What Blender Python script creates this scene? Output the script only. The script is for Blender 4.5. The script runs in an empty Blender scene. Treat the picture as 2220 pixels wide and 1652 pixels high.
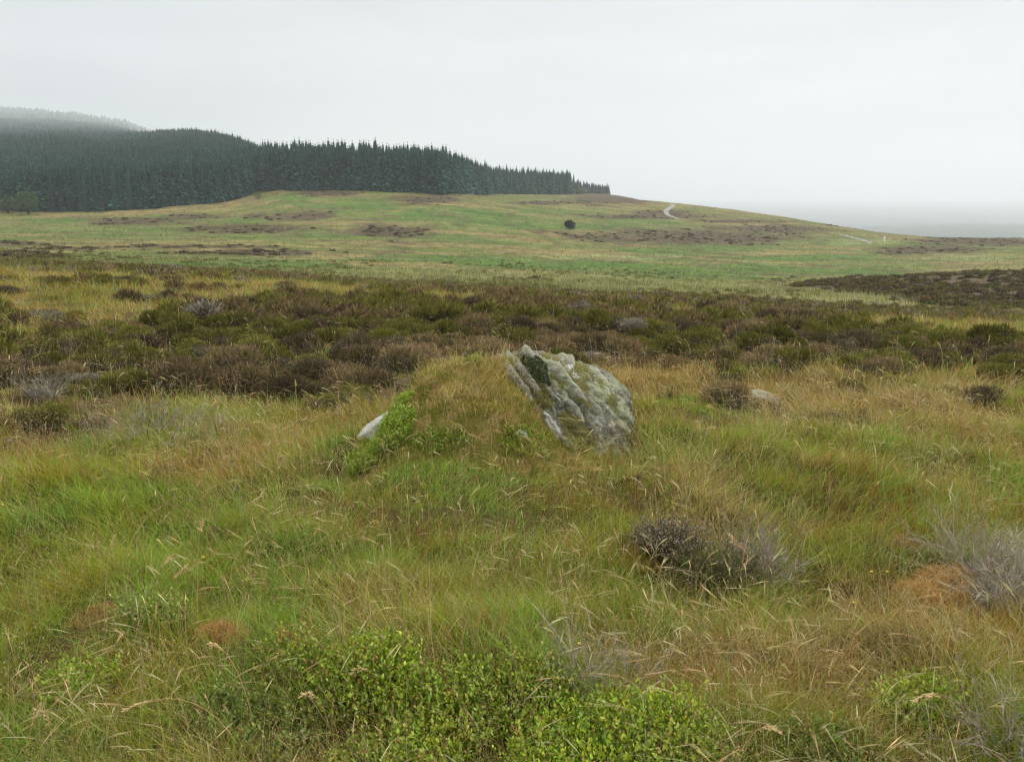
import bpy, math, numpy as np
from mathutils import Vector

# ------------------------------------------------------------------ camera, sky, sun, exposure
sc = bpy.context.scene
COL = sc.collection
ZC = 1.6                                   # eye height
PITCH = math.radians(11.07)
FD, CX, CY = 1743.0, 1110.0, 826.0         # focal length and centre of a 2220 x 1652 view of the place
cd = bpy.data.cameras.new('camera'); cam = bpy.data.objects.new('camera', cd); COL.objects.link(cam)
cd.sensor_width = 36.0; cd.lens = 36.0 * FD / 2220.0
cd.clip_start = 0.05; cd.clip_end = 30000.0
cam.location = (0, 0, ZC); cam.rotation_euler = (math.pi / 2 - PITCH, 0, 0)
sc.camera = cam
sc.view_settings.view_transform = 'Standard'; sc.view_settings.look = 'None'
sc.view_settings.gamma = 1.0; sc.view_settings.exposure = 0.97
sc.cycles.use_denoising = True; sc.cycles.filter_width = 1.3
sc.cycles.max_bounces = 5; sc.cycles.diffuse_bounces = 3; sc.cycles.glossy_bounces = 1
sc.cycles.transmission_bounces = 3; sc.cycles.volume_bounces = 5; sc.cycles.transparent_max_bounces = 4
SUN_EL, SUN_AZ = math.radians(52), math.radians(62)    # azimuth clockwise from +Y

w = bpy.data.worlds.new('World'); sc.world = w; w.use_nodes = True
nt = w.node_tree; nt.nodes.clear()
def N(t, **k):
    n = nt.nodes.new(t)
    for a, v in k.items(): setattr(n, a, v)
    return n
sky = N('ShaderNodeTexSky', sky_type='NISHITA', sun_disc=False, sun_elevation=SUN_EL, sun_rotation=SUN_AZ)
tc = N('ShaderNodeTexCoord'); sep = N('ShaderNodeSeparateXYZ'); nt.links.new(tc.outputs['Generated'], sep.inputs[0])
# overcast: brightness of the cloud sheet by elevation, with soft cloud structure
cr = N('ShaderNodeValToRGB'); nt.links.new(sep.outputs['Z'], cr.inputs[0])
e = cr.color_ramp.elements
e[0].position = 0.0; e[0].color = (.56, .575, .575, 1)
e[1].position = 1.0; e[1].color = (1.45, 1.48, 1.50, 1)
for p, c in ((0.05, (.53, .545, .548, 1)), (0.13, (.485, .503, .51, 1)), (0.27, (0.53, 0.552, 0.562, 1)), (0.55, (1.2, 1.22, 1.24, 1))):
    x = e.new(p); x.color = c
mp = N('ShaderNodeMapping'); mp.inputs['Scale'].default_value = (1.3, 1.3, 9.0)
nt.links.new(tc.outputs['Generated'], mp.inputs[0])
nz = N('ShaderNodeTexNoise'); nz.inputs['Scale'].default_value = 1.6; nz.inputs['Detail'].default_value = 4; nz.inputs['Roughness'].default_value = 0.5
nt.links.new(mp.outputs[0], nz.inputs['Vector'])
mr = N('ShaderNodeMapRange'); mr.inputs[1].default_value = 0.3; mr.inputs[2].default_value = 0.7
mr.inputs[3].default_value = 4.2; mr.inputs[4].default_value = 5.9
nt.links.new(nz.outputs['Fac'], mr.inputs[0])
gx = N('ShaderNodeMapRange'); gx.inputs[1].default_value = -.7; gx.inputs[2].default_value = .7; gx.inputs[3].default_value = .93; gx.inputs[4].default_value = 1.05
nt.links.new(sep.outputs['X'], gx.inputs[0]); gm = N('ShaderNodeMath', operation='MULTIPLY'); nt.links.new(gx.outputs[0], gm.inputs[0]); nt.links.new(mr.outputs[0], gm.inputs[1])
mul = N('ShaderNodeVectorMath', operation='SCALE'); nt.links.new(cr.outputs[0], mul.inputs[0]); nt.links.new(gm.outputs[0], mul.inputs['Scale'])
mix = N('ShaderNodeMix', data_type='RGBA'); mix.inputs[0].default_value = 0.97
nt.links.new(sky.outputs[0], mix.inputs[6]); nt.links.new(mul.outputs[0], mix.inputs[7])
bg = N('ShaderNodeBackground'); bg.inputs[1].default_value = 0.144
nt.links.new(mix.outputs[2], bg.inputs[0])
wo = N('ShaderNodeOutputWorld'); nt.links.new(bg.outputs[0], wo.inputs[0])

sl = bpy.data.lights.new('sun', 'SUN'); sl.energy = 1.5; sl.angle = math.radians(50); sl.color = (1.0, 0.97, 0.92)
so = bpy.data.objects.new('sun', sl); COL.objects.link(so)
sd = Vector((math.sin(SUN_AZ) * math.cos(SUN_EL), math.cos(SUN_AZ) * math.cos(SUN_EL), math.sin(SUN_EL)))
so.rotation_euler = sd.to_track_quat('Z', 'Y').to_euler()

# ------------------------------------------------------------------ numeric helpers
R = np.random.default_rng(11)
def lin(r, g, b):
    a = np.array([r, g, b], float) / 255.0
    return np.where(a < 0.04045, a / 12.92, ((a + 0.055) / 1.055) ** 2.4)
def _hash(i, j, s):
    h = (i.astype(np.int64) * 374761393 + j.astype(np.int64) * 668265263 + s * 974711) & 0xffffffff
    h = ((h ^ (h >> 13)) * 1274126177) & 0xffffffff
    h = h ^ (h >> 16)
    return (h & 0xffff) / 65535.0
def vnoise(x, y, s=0):
    xi = np.floor(x); yi = np.floor(y); fx = x - xi; fy = y - yi
    fx = fx * fx * fx * (fx * (fx * 6 - 15) + 10); fy = fy * fy * fy * (fy * (fy * 6 - 15) + 10)
    a = _hash(xi, yi, s); b = _hash(xi + 1, yi, s); c = _hash(xi, yi + 1, s); d = _hash(xi + 1, yi + 1, s)
    return (a * (1 - fx) + b * fx) * (1 - fy) + (c * (1 - fx) + d * fx) * fy
def fbm(x, y, s=0, o=4, g=0.5):
    v = 0; a = 1; t = 0
    for k in range(o):
        v = v + a * vnoise(x * 2 ** k + 17.3 * k, y * 2 ** k - 9.1 * k, s + k); t += a; a *= g
    return v / t
def sst(a, b, x):
    t = np.clip((x - a) / (b - a), 0, 1); return t * t * (3 - 2 * t)

# ------------------------------------------------------------------ the lie of the land
# elevation table: columns are bearings, rows distances; entries give how high the ground stands in view
DS = [20, 30, 45, 60, 80, 105, 140, 190, 240, 290, 370, 470, 650, 900, 1500, 2200, 3000, 4500, 6000, 9000]
TB = {
 -500: [590, 568, 565, 556, 548, 535, 512, 480, 445, 405, 362, 338, 314, 296, 264, 225, 205, 250, 300, 420],
 0: [600, 572, 570, 562, 552, 537, 512, 477, 448, 408, 364, 340, 318, 300, 268, 258, 233, 270, 320, 420],
 150: [603, 577, 574, 566, 555, 540, 513, 480, 447, 407, 364, 342, 321, 303, 274, 264, 246, 280, 330, 420],
 300: [607, 586, 581, 573, 561, 545, 516, 483, 445, 408, 367, 344, 324, 308, 286, 284, 266, 300, 350, 420],
 450: [614, 596, 590, 582, 568, 550, 520, 478, 443, 400, 358, 325, 309, 330, 340, 335, 330, 360, 380, 420],
 550: [620, 603, 597, 587, 573, 554, 521, 473, 436, 397, 362, 338, 345, 360, 370, 370, 370, 380, 390, 420],
 610: [624, 606, 600, 590, 576, 557, 521, 466, 408, 400, 395, 392, 398, 400, 400, 400, 400, 400, 400, 420],
 800: [636, 618, 611, 600, 584, 563, 526, 468, 411, 407, 404, 405, 410, 412, 412, 412, 412, 412, 412, 420],
 959: [641, 627, 618, 604, 589, 567, 530, 472, 419, 413, 410, 412, 418, 420, 420, 420, 420, 420, 420, 420],
 1110: [646, 634, 624, 608, 593, 572, 538, 484, 448, 430, 421, 420, 424, 426, 430, 430, 430, 430, 430, 420],
 1232: [652, 642, 630, 613, 598, 580, 550, 500, 464, 441, 428, 420, 424, 430, 435, 435, 435, 435, 435, 420],
 1310: [656, 647, 633, 616, 601, 584, 555, 508, 472, 448, 430, 417, 428, 440, 440, 440, 440, 440, 440, 420],
 1450: [666, 654, 637, 621, 608, 590, 562, 520, 484, 456, 438, 450, 490, 530, 524, 506, 489, 462, 450, 437],
 1550: [677, 660, 642, 626, 613, 596, 568, 530, 494, 465, 449, 470, 510, 530, 524, 506, 489, 462, 450, 437],
 1650: [687, 667, 647, 630, 616, 601, 574, 538, 502, 472, 463, 490, 525, 530, 524, 506, 489, 462, 450, 437],
 1765: [695, 674, 652, 632, 614, 604, 577, 541, 508, 481, 484, 510, 533, 530, 524, 506, 489, 462, 450, 437],
 1877: [700, 681, 660, 630, 604, 608, 581, 543, 508, 498, 515, 525, 533, 530, 524, 496, 489, 462, 450, 437],
 2000: [704, 687, 666, 626, 591, 608, 581, 545, 517, 514, 530, 535, 533, 530, 524, 492, 489, 462, 450, 437],
 2220: [708, 691, 670, 620, 580, 604, 579, 546, 525, 516, 532, 535, 533, 530, 524, 492, 489, 462, 450, 437],
 2700: [712, 694, 668, 612, 571, 598, 576, 546, 528, 519, 530, 533, 533, 530, 524, 492, 489, 462, 450, 437]}
NZ = {-500: [0, .06, .16, .28], 0: [0, .05, .14, .26], 550: [0, .02, .06, .1], 1110: [0, 0, 0, .03], 1650: [0, 0, 0, -.16], 2220: [0, 0, -.02, -.3], 2700: [0, 0, -.02, -.3]}
def slope_y(y):                            # drop per metre of distance for view height y
    a = PITCH + np.arctan((np.asarray(y, float) - CY) / FD); return np.tan(a)
UG = np.linspace(-0.95, 0.95, 191); LG = np.linspace(math.log(0.3), math.log(12000), 450); DG = np.exp(LG)
cx_ = sorted(TB); cu = np.array([(c - CX) / FD * 1.0 for c in cx_])
S_c = np.array([slope_y(TB[c]) for c in cx_])
S_u = np.array([np.interp(UG, cu, S_c[:, j]) for j in range(len(DS))]).T
nx_ = sorted(NZ); nu = np.array([(c - CX) / FD for c in nx_]); Z_c = np.array([NZ[c] for c in nx_])
Z_u = np.array([np.interp(UG, nu, Z_c[:, j]) for j in range(4)]).T
G = np.zeros((len(UG), len(DG)))
for i in range(len(UG)):
    far = np.interp(LG, np.log(DS), S_u[i]); z = ZC - far * DG
    z20 = ZC - S_u[i, 0] * 20
    near = np.interp(DG, [0.3, 5, 10, 15, 20], list(Z_u[i]) + [z20])
    G[i] = np.where(DG < 20, near, z)
def blur(a, s, ax):
    r = int(3 * s) + 1; k = np.exp(-0.5 * (np.arange(-r, r + 1) / s) ** 2); k /= k.sum()
    p = [(0, 0), (0, 0)]; p[ax] = (r, r); b = np.pad(a, p, mode='edge')
    return np.apply_along_axis(lambda v: np.convolve(v, k, 'valid'), ax, b)
SG = (ZC - G) / DG[None, :]
SG = blur(blur(SG, 2.0, 0), 2.6, 1)
TH_MAX = math.atan(0.95)
def H(X, Y, rough=True):
    X = np.asarray(X, float); Y = np.asarray(Y, float)
    th = np.arctan2(X, Y); r = np.hypot(X, Y)
    tcl = np.clip(th, -TH_MAX, TH_MAX)
    D = np.clip(r * np.cos(tcl), 0.31, 11900)
    def look(u):
        fu = np.clip((u + 0.95) / 1.9 * 190, 0, 189.999); iu = fu.astype(int); fu = fu - iu
        fl = np.clip((np.log(D) - LG[0]) / (LG[1] - LG[0]), 0, 448.999); il = fl.astype(int); fl = fl - il
        s = (SG[iu, il] * (1 - fu) + SG[iu + 1, il] * fu) * (1 - fl) + (SG[iu, il + 1] * (1 - fu) + SG[iu + 1, il + 1] * fu) * fl
        return s
    u = np.tan(tcl)
    wb = 0.5 * sst(TH_MAX, math.pi, np.abs(th))
    s = look(u) * (1 - wb) + look(-u) * wb
    z = ZC - s * D
    z = np.where(D < 2, z * sst(0.2, 2, D), z)
    if rough:
        z = z + 0.10 * (fbm(X / 0.9, Y / 0.9, 3, 3) - 0.5) * (1 - sst(60, 200, D))
        z = z + (1 - sst(12, 22, D)) * (0.22 * (fbm(X / .55 + 40, Y / .55, 13, 2) - .5) + .10 * (fbm(X / 1.9, Y / 1.9, 15, 2) - .5))
        z = z + sst(8, 50, D) * 0.35 * (fbm(X / 7, Y / 7, 5, 3) - 0.5)
        z = z + sst(25, 60, D) * .22 * (fbm(X / 2.2, Y / 2.2, 8, 2) - 0.5) * (1 - sst(600, 900, D))
        z = z + sst(60, 250, D) * 1.6 * (fbm(X / 45, Y / 45, 7, 3) - 0.5) * (1 + sst(1200, 3000, D) * 14)
    return z
def proj(X, Y, Z):
    zr = Z - ZC; cp, sp = math.cos(PITCH), math.sin(PITCH)
    dep = Y * cp - zr * sp; up = Y * sp + zr * cp
    dep = np.maximum(dep, 1e-3)
    return CX + FD * X / dep, CY - FD * up / dep
def at(px, py, d0=1.2, d1=5900):           # where the sight line through a view point meets the ground
    px = np.atleast_1d(np.asarray(px, float)); py = np.atleast_1d(np.asarray(py, float))
    cp, sp = math.cos(PITCH), math.sin(PITCH)
    dx = px - CX; dy = FD * cp - (py - CY) * sp; dz = -FD * sp - (py - CY) * cp
    Ys = np.exp(np.linspace(math.log(d0), math.log(d1), 1500))
    out = np.zeros((len(px), 3))
    for i in range(len(px)):
        X = dx[i] / dy[i] * Ys; Z = ZC + dz[i] / dy[i] * Ys
        g = H(X, Ys, True); k = np.argmax(g >= Z) if (g >= Z).any() else len(Ys) - 1
        out[i] = (X[k], Ys[k], g[k])
    return out
def sight(px, py, Y):                      # the point at depth Y seen at a view point
    cp, sp = math.cos(PITCH), math.sin(PITCH)
    dx = px - CX; dy = FD * cp - (py - CY) * sp; dz = -FD * sp - (py - CY) * cp
    return dx / dy * Y, Y, ZC + dz / dy * Y

# ------------------------------------------------------------------ mesh helpers
EXC = []                                   # ground taken by single plants and stones
class MB:
    def __init__(s): s.V = []; s.Q = []; s.T = []; s.C = []; s.n = 0
    def add(s, V, Q=None, T=None, C=(0.5, 0.5, 0.5)):
        V = np.asarray(V, float).reshape(-1, 3); C = np.asarray(C, float)
        if C.ndim == 1: C = np.tile(C, (len(V), 1))
        s.V.append(V); s.C.append(C)
        if Q is not None and len(Q): s.Q.append(np.asarray(Q, np.int64).reshape(-1, 4) + s.n)
        if T is not None and len(T): s.T.append(np.asarray(T, np.int64).reshape(-1, 3) + s.n)
        s.n += len(V)
    def arrays(s):
        V = np.concatenate(s.V) if s.V else np.zeros((0, 3)); C = np.concatenate(s.C) if s.C else np.zeros((0, 3))
        Q = np.concatenate(s.Q) if s.Q else np.zeros((0, 4), np.int64); T = np.concatenate(s.T) if s.T else np.zeros((0, 3), np.int64)
        return V, Q, T, C
    def mesh(s, name, mat, smooth=False):
        V, Q, T, C = s.arrays()
        me = bpy.data.meshes.new(name)
        me.vertices.add(len(V)); me.vertices.foreach_set('co', V.astype(np.float32).ravel())
        nl = len(Q) * 4 + len(T) * 3
        me.loops.add(nl); me.loops.foreach_set('vertex_index', np.concatenate([Q.ravel(), T.ravel()]).astype(np.int32))
        me.polygons.add(len(Q) + len(T))
        st = np.concatenate([np.arange(len(Q)) * 4, len(Q) * 4 + np.arange(len(T)) * 3]).astype(np.int32)
        me.polygons.foreach_set('loop_start', st)
        if smooth: me.polygons.foreach_set('use_smooth', np.ones(len(Q) + len(T), bool))
        ca = me.color_attributes.new('Col', 'FLOAT_COLOR', 'POINT')
        ca.data.foreach_set('color', np.concatenate([np.clip(C, 0, 1), np.ones((len(C), 1))], 1).astype(np.float32).ravel())
        me.materials.append(mat); me.update(); me.validate()
        return me
def link(name, me, parent=None, loc=None):
    o = bpy.data.objects.new(name, me); COL.objects.link(o)
    if parent is not None: o.parent = parent
    if loc is not None: o.location = loc
    return o
def tag(o, label=None, cat=None, group=None, kind=None):
    if label: o['label'] = label
    if cat: o['category'] = cat
    if group: o['group'] = group
    if kind: o['kind'] = kind
    return o
def unit(a): return a / np.maximum(np.linalg.norm(a, axis=-1, keepdims=True), 1e-9)
def ribbons(mb, P, D, L, W, B, S, col, tip=None, prof=None, side=None, rng=R, be=2):
    """n flat tapering strips: base P, direction D, length L, width W, sideways bend B (grows with t squared)"""
    n = len(P)
    if n == 0: return
    t = np.linspace(0, 1, S + 1)
    if prof is None: prof = 1 - 0.88 * t ** 1.4
    prof = np.asarray(prof)
    if side is None:
        a = rng.uniform(0, math.pi, n); side = np.stack([np.cos(a), np.sin(a), rng.normal(0, .2, n)], 1)
        side = side - (side * D).sum(1, keepdims=True) * D * 0.9; side = unit(side)
    cen = P[:, None] + D[:, None] * (L[:, None] * t)[..., None] + B[:, None] * (L[:, None] * t ** be)[..., None]
    off = side[:, None] * (W[:, None] * prof[None] * 0.5)[..., None]
    V = np.stack([cen - off, cen + off], 2).reshape(-1, 3)
    base = (np.arange(n) * 2 * (S + 1))[:, None] + (np.arange(S) * 2)[None]
    Q = np.stack([base, base + 1, base + 3, base + 2], -1).reshape(-1, 4)
    if tip is None: C = np.repeat(col, 2 * (S + 1), 0)
    else:
        k = (t[None, :, None] ** 1.5); C = col[:, None] * (1 - k) + tip[:, None] * k
        C = np.repeat(C, 2, 1).reshape(-1, 3)
    mb.add(V, Q, None, C)
def tile(mb, A, P, rz, s, tint=None, sz=None, lean=None):
    V, Q, T, C = A; n = len(P)
    if n == 0: return
    c, d = np.cos(rz), np.sin(rz); sz = s if sz is None else sz
    X = (V[None, :, 0] * c[:, None] - V[None, :, 1] * d[:, None]) * s[:, None] + P[:, None, 0]
    Y = (V[None, :, 0] * d[:, None] + V[None, :, 1] * c[:, None]) * s[:, None] + P[:, None, 1]
    Z = V[None, :, 2] * sz[:, None] + P[:, None, 2]
    k = (np.arange(n) * len(V))[:, None, None]
    CC = np.tile(C[None], (n, 1, 1)) if tint is None else C[None] * tint[:, None]
    mb.add(np.stack([X, Y, Z], -1).reshape(-1, 3), (Q[None] + k).reshape(-1, 4), (T[None] + k).reshape(-1, 3), CC.reshape(-1, 3))
def jit(c, n, a=0.12, b=0.06, rng=R):      # n colours round c: brightness jitter a, hue jitter b
    c = np.asarray(c, float); c = np.tile(c, (n, 1)) if c.ndim == 1 else c
    return np.clip(c * (1 + rng.normal(0, a, (n, 1))) * (1 + rng.normal(0, b, (n, 3))), 0.004, 0.9)
def pick(cols, p, n, rng=R):
    return np.asarray(cols)[rng.choice(len(cols), n, p=np.asarray(p) / np.sum(p))]
def dome(mb, n=10, m=4, r=1.0, h=0.8, col=(0.05, 0.04, 0.03), bump=0.12, rng=R, z0=-0.15):
    V = [(0, 0, h)]; Q = []; T = []
    for j in range(1, m + 1):
        a = j / m * math.pi / 2
        for i in range(n):
            b = 2 * math.pi * i / n; q = 1 + rng.normal(0, bump)
            V.append((math.sin(a) * math.cos(b) * r * q, math.sin(a) * math.sin(b) * r * q, math.cos(a) * h * q + (z0 if j == m else 0)))
    for i in range(n): T.append((0, 1 + i, 1 + (i + 1) % n))
    for j in range(m - 1):
        for i in range(n):
            a0 = 1 + j * n; a1 = a0 + n; Q.append((a0 + i, a1 + i, a1 + (i + 1) % n, a0 + (i + 1) % n))
    mb.add(V, Q, T, col)

# ------------------------------------------------------------------ materials
def leafmat(name, trans=0.35, rough=0.6, spec=0.0, var=0.0):
    m = bpy.data.materials.new(name); m.use_nodes = True; t = m.node_tree; t.nodes.clear()
    a = t.nodes.new('ShaderNodeAttribute'); a.attribute_name = 'Col'
    src = a.outputs['Color']
    if var:
        oi = t.nodes.new('ShaderNodeObjectInfo'); hs = t.nodes.new('ShaderNodeHueSaturation')
        r1 = t.nodes.new('ShaderNodeMapRange'); r1.inputs[3].default_value = 1 - var; r1.inputs[4].default_value = 1 + var
        t.links.new(oi.outputs['Random'], r1.inputs[0]); t.links.new(r1.outputs[0], hs.inputs['Value'])
        t.links.new(src, hs.inputs['Color']); src = hs.outputs[0]
    d = t.nodes.new('ShaderNodeBsdfDiffuse'); l = t.nodes.new('ShaderNodeBsdfTranslucent'); x = t.nodes.new('ShaderNodeMixShader')
    x.inputs[0].default_value = trans
    t.links.new(src, d.inputs[0]); t.links.new(src, l.inputs[0])
    t.links.new(d.outputs[0], x.inputs[1]); t.links.new(l.outputs[0], x.inputs[2])
    out = t.nodes.new('ShaderNodeOutputMaterial'); last = x.outputs[0]
    if spec:
        g = t.nodes.new('ShaderNodeBsdfGlossy'); g.inputs['Roughness'].default_value = 0.45; g.inputs[0].default_value = (1, 1, 1, 1)
        y = t.nodes.new('ShaderNodeMixShader'); y.inputs[0].default_value = spec
        t.links.new(last, y.inputs[1]); t.links.new(g.outputs[0], y.inputs[2]); last = y.outputs[0]
    t.links.new(last, out.inputs[0]); return m
M_grass = leafmat('grass_blades', 0.35)
M_leaf = leafmat('bilberry_leaves', 0.3, spec=0.03)
M_heath = leafmat('heather_twigs', 0.15, var=0.32)
M_spruce = leafmat('spruce_needles', 0.1, var=0.10)
M_moss = leafmat('moss', 0.3)

def groundmat():
    m = bpy.data.materials.new('moor_ground'); m.use_nodes = True; t = m.node_tree
    b = t.nodes['Principled BSDF']; b.inputs['Roughness'].default_value = 1.0; b.inputs['Specular IOR Level'].default_value = 0.05
    a = t.nodes.new('ShaderNodeAttribute'); a.attribute_name = 'Col'
    g = t.nodes.new('ShaderNodeNewGeometry')
    n1 = t.nodes.new('ShaderNodeTexNoise'); n1.inputs['Scale'].default_value = 2.2; n1.inputs['Detail'].default_value = 5; n1.inputs['Roughness'].default_value = 0.7
    n2 = t.nodes.new('ShaderNodeTexNoise'); n2.inputs['Scale'].default_value = 0.35; n2.inputs['Detail'].default_value = 4; n2.inputs['Roughness'].default_value = 0.65
    t.links.new(g.outputs['Position'], n1.inputs['Vector']); t.links.new(g.outputs['Position'], n2.inputs['Vector'])
    ad = t.nodes.new('ShaderNodeMath'); ad.operation = 'ADD'; t.links.new(n1.outputs['Fac'], ad.inputs[0]); t.links.new(n2.outputs['Fac'], ad.inputs[1])
    mr = t.nodes.new('ShaderNodeMapRange'); mr.inputs[1].default_value = 0.7; mr.inputs[2].default_value = 1.3; mr.inputs[3].default_value = 0.62; mr.inputs[4].default_value = 1.38
    t.links.new(ad.outputs[0], mr.inputs[0])
    v = t.nodes.new('ShaderNodeVectorMath'); v.operation = 'SCALE'; t.links.new(a.outputs['Color'], v.inputs[0]); t.links.new(mr.outputs[0], v.inputs['Scale'])
    t.links.new(v.outputs[0], b.inputs['Base Color'])
    bp = t.nodes.new('ShaderNodeBump'); bp.inputs['Strength'].default_value = 0.6; bp.inputs['Distance'].default_value = 0.25
    t.links.new(ad.outputs[0], bp.inputs['Height']); t.links.new(bp.outputs[0], b.inputs['Normal'])
    return m
M_ground = groundmat()

# ------------------------------------------------------------------ land cover, in view coordinates of the ground point
def ell(px, py, L, wob):
    m = np.zeros_like(px)
    for (cx, cy, rx, ry) in L:
        q = np.hypot((px - cx) / rx, (py - cy) / ry) + wob
        m = np.maximum(m, 1 - sst(0.5, 1.35, q))
    return m
HE_FAR = [(530, 498, 130, 9), (650, 468, 95, 8), (850, 503, 85, 15), (300, 480, 110, 9), (930, 432, 75, 10), (420, 470, 60, 5),
          (1470, 511, 245, 14), (1560, 519, 170, 12), (1680, 497, 150, 9), (1330, 432, 95, 13), (1425, 462, 60, 6), (1400, 470, 150, 5), (1600, 480, 100, 4),
          (2010, 541, 110, 8), (1960, 548, 60, 4), (2140, 523, 155, 9), (570, 547, 175, 6), (60, 552, 90, 8), (150, 540, 110, 4), (430, 535, 160, 4), (30, 528, 50, 6), (1100, 610, 70, 4),
          (700, 420, 60, 6), (1180, 440, 80, 4), (1860, 488, 90, 3)]
LUSH = [(1000, 468, 170, 17), (1060, 478, 110, 12), (770, 452, 160, 14), (1150, 492, 120, 12), (1330, 490, 110, 7), (640, 430, 60, 10), (1640, 588, 330, 20), (1500, 545, 160, 10),
        (1580, 537, 170, 8), (950, 560, 250, 8), (1300, 575, 260, 10), (520, 575, 240, 8), (1750, 560, 200, 8), (400, 470, 60, 5), (120, 478, 90, 6), (900, 455, 120, 9)]
PALE = [(1050, 606, 330, 12), (1450, 622, 260, 12), (1900, 650, 300, 14), (1350, 507, 90, 4), (1350, 557, 170, 5), (800, 590, 200, 5), (1850, 525, 90, 6), (2100, 560, 120, 6)]
UPX = [-500, 0, 230, 380, 560, 800, 900, 1110, 1350, 1500, 1750, 2000, 2220, 2700]
UPY = [755, 752, 712, 682, 658, 652, 660, 664, 680, 690, 708, 730, 742, 755]        # upper edge of the near heather
LOX = [-500, 0, 250, 500, 850, 950, 1110, 1400, 1550, 1750, 2000, 2220, 2700]
LOY = [935, 932, 915, 903, 890, 855, 812, 804, 808, 810, 815, 826, 840]             # lower edge
def cover(X, Y, Z):
    px, py = proj(X, Y, Z); D = Y
    w1 = fbm(X / 1.3, Y / 1.3, 21, 3) - 0.5; wf = fbm(X / 9, Y / 9, 23, 4) - 0.5
    up = np.interp(px, UPX, UPY); lo = np.interp(px, LOX, LOY)
    near = (D < 24) & (D > 6)
    heath = np.where(near, sst(-10, 10, py - up + 45 * w1) * sst(-14, 14, lo - py + 80 * w1), 0.0)
    heath = np.maximum(heath, near * (px < 760) * (py < up) * (D > 11) * sst(.67, .72, fbm(X / 1.1 + 5, Y / 1.1, 27, 2)))
    # belt along the brow and on the low ground to the right
    b_up = np.interp(px, [-500, 0, 300, 700, 1110, 1500, 1750, 2000, 2220, 2700], [562, 566, 577, 600, 627, 643, 655, 668, 678, 685])
    b_lo = np.interp(px, [-500, 0, 300, 700, 1110, 1500, 1750, 2000, 2220, 2700], [568, 574, 596, 622, 650, 678, 700, 716, 728, 735])
    w2 = fbm(X / 3, Y / 3, 29, 3) - 0.5
    belt = sst(-5, 5, py - b_up + 16 * w2) * sst(-6, 6, b_lo - py + 26 * w2) * (D > 17) * (D < 60)
    kn_top = np.interp(px, [1690, 1720, 1850, 2000, 2220, 2700], [640, 616, 600, 590, 580, 570])
    kn_bot = np.interp(px, [1690, 1720, 1850, 2000, 2220, 2700], [612, 620, 640, 656, 672, 700])
    knoll = (px > 1690) * sst(-3, 3, kn_bot - py + 16 * w2) * sst(-2, 3, py - kn_top + 8 * w2) * (D > 38) * (D < 118)
    far = ell(px, py, HE_FAR, 1.1 * wf + .9 * w2 - .1) * (D > 60)
    return px, py, heath, belt, np.maximum(knoll, 0), far
C_tan = lin(134, 120, 78); C_mead = lin(104, 112, 60); C_lush = lin(78, 108, 48); C_pale = lin(142, 145, 98)
C_hth = lin(66, 57, 44); C_hth2 = lin(86, 74, 57); C_soil = lin(74, 62, 38); C_pink = lin(165, 128, 92)

def ground_colour(X, Y, Z):
    px, py, heath, belt, knoll, far = cover(X, Y, Z); D = Y
    a = fbm(X / 14, Y / 6, 31, 4)[:, None]; b = fbm(X / 2.5, Y / 2.0, 37, 4)[:, None]; c = fbm(X / 60, Y / 30, 41, 3)[:, None]
    base = C_tan * (1 - sst(.38, .62, a)) + C_mead * sst(.38, .62, a)
    base = base * (1 - sst(.5, .68, c) * .5) + C_lush * sst(.5, .68, c) * .5
    wf = fbm(X / 12, Y / 8, 43, 3) - 0.5 + .6 * (fbm(X / 3, Y / 3, 44, 2) - .5)
    lu = (ell(px, py, LUSH, 1.5 * wf) * (D > 25))[:, None]; pa = (ell(px, py, PALE, 1.6 * wf) * (D > 25))[:, None]
    base = base * (1 - .8 * lu) + C_lush * .8 * lu
    base = base * (1 - .55 * pa) + C_pale * .55 * pa
    base = base * .76
    ht = np.maximum(far, np.maximum(belt, knoll))[:, None]
    hc = C_hth * (1 - b) + C_hth2 * b
    # scattered dark heather flecks over the hill
    fl = (sst(.56, .72, fbm(X / 6, Y / 2.5, 47, 4)) * (D > 50) * .75)[:, None]
    base = base * (1 - fl) + C_hth2 * 1.1 * fl
    base = base * (1 - ht) + hc * ht
    f = fbm(X / 1.1, Y / .9, 53, 3)[:, None]; st_ = fbm(X / 9, Y / 2.2, 55, 3)[:, None]
    base = base * (0.55 + 0.45 * b + .45 * f) * (1 + .5 * (st_ - .5) * (D > 60)[:, None])
    # under the close grass the ground is litter and peat
    nr = (1 - sst(14, 40, D))[:, None]
    lit = C_soil * (0.7 + 0.6 * b)
    base = base * (1 - nr) + lit * nr
    wood = (forest_mask(X, Y) > 0.5)[:, None]
    base = np.where(wood, lin(52, 60, 44), base)
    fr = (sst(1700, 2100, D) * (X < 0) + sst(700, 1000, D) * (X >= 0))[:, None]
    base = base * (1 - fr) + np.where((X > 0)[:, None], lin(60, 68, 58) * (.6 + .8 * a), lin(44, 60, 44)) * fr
    return base

# ------------------------------------------------------------------ where the plantation stands
FE_X = [-700, 0, 40, 45, 200, 300, 400, 480, 560, 575, 610, 700, 800, 959, 1000, 1090, 1232, 1240, 1312, 1316]
FE_D = [235, 238, 238, 222, 222, 222, 228, 238, 246, 262, 245, 243, 242, 243, 270, 375, 425, 520, 540, 9999]
def forest_mask(X, Y):
    u = CX + FD * np.asarray(X) / np.maximum(Y, 1) * 0.985
    fd = np.interp(u, FE_X, FE_D) + 9 * (fbm(np.asarray(X) / 12, np.asarray(Y) / 12, 51, 2) - .5)
    back = np.where(u < 600, np.interp(u, [300, 600], [1750.0, 1200.0]), np.where(u < 1000, 420.0, 620.0))
    return ((Y > fd) & (Y < back) & (u < 1316)).astype(float)

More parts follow.
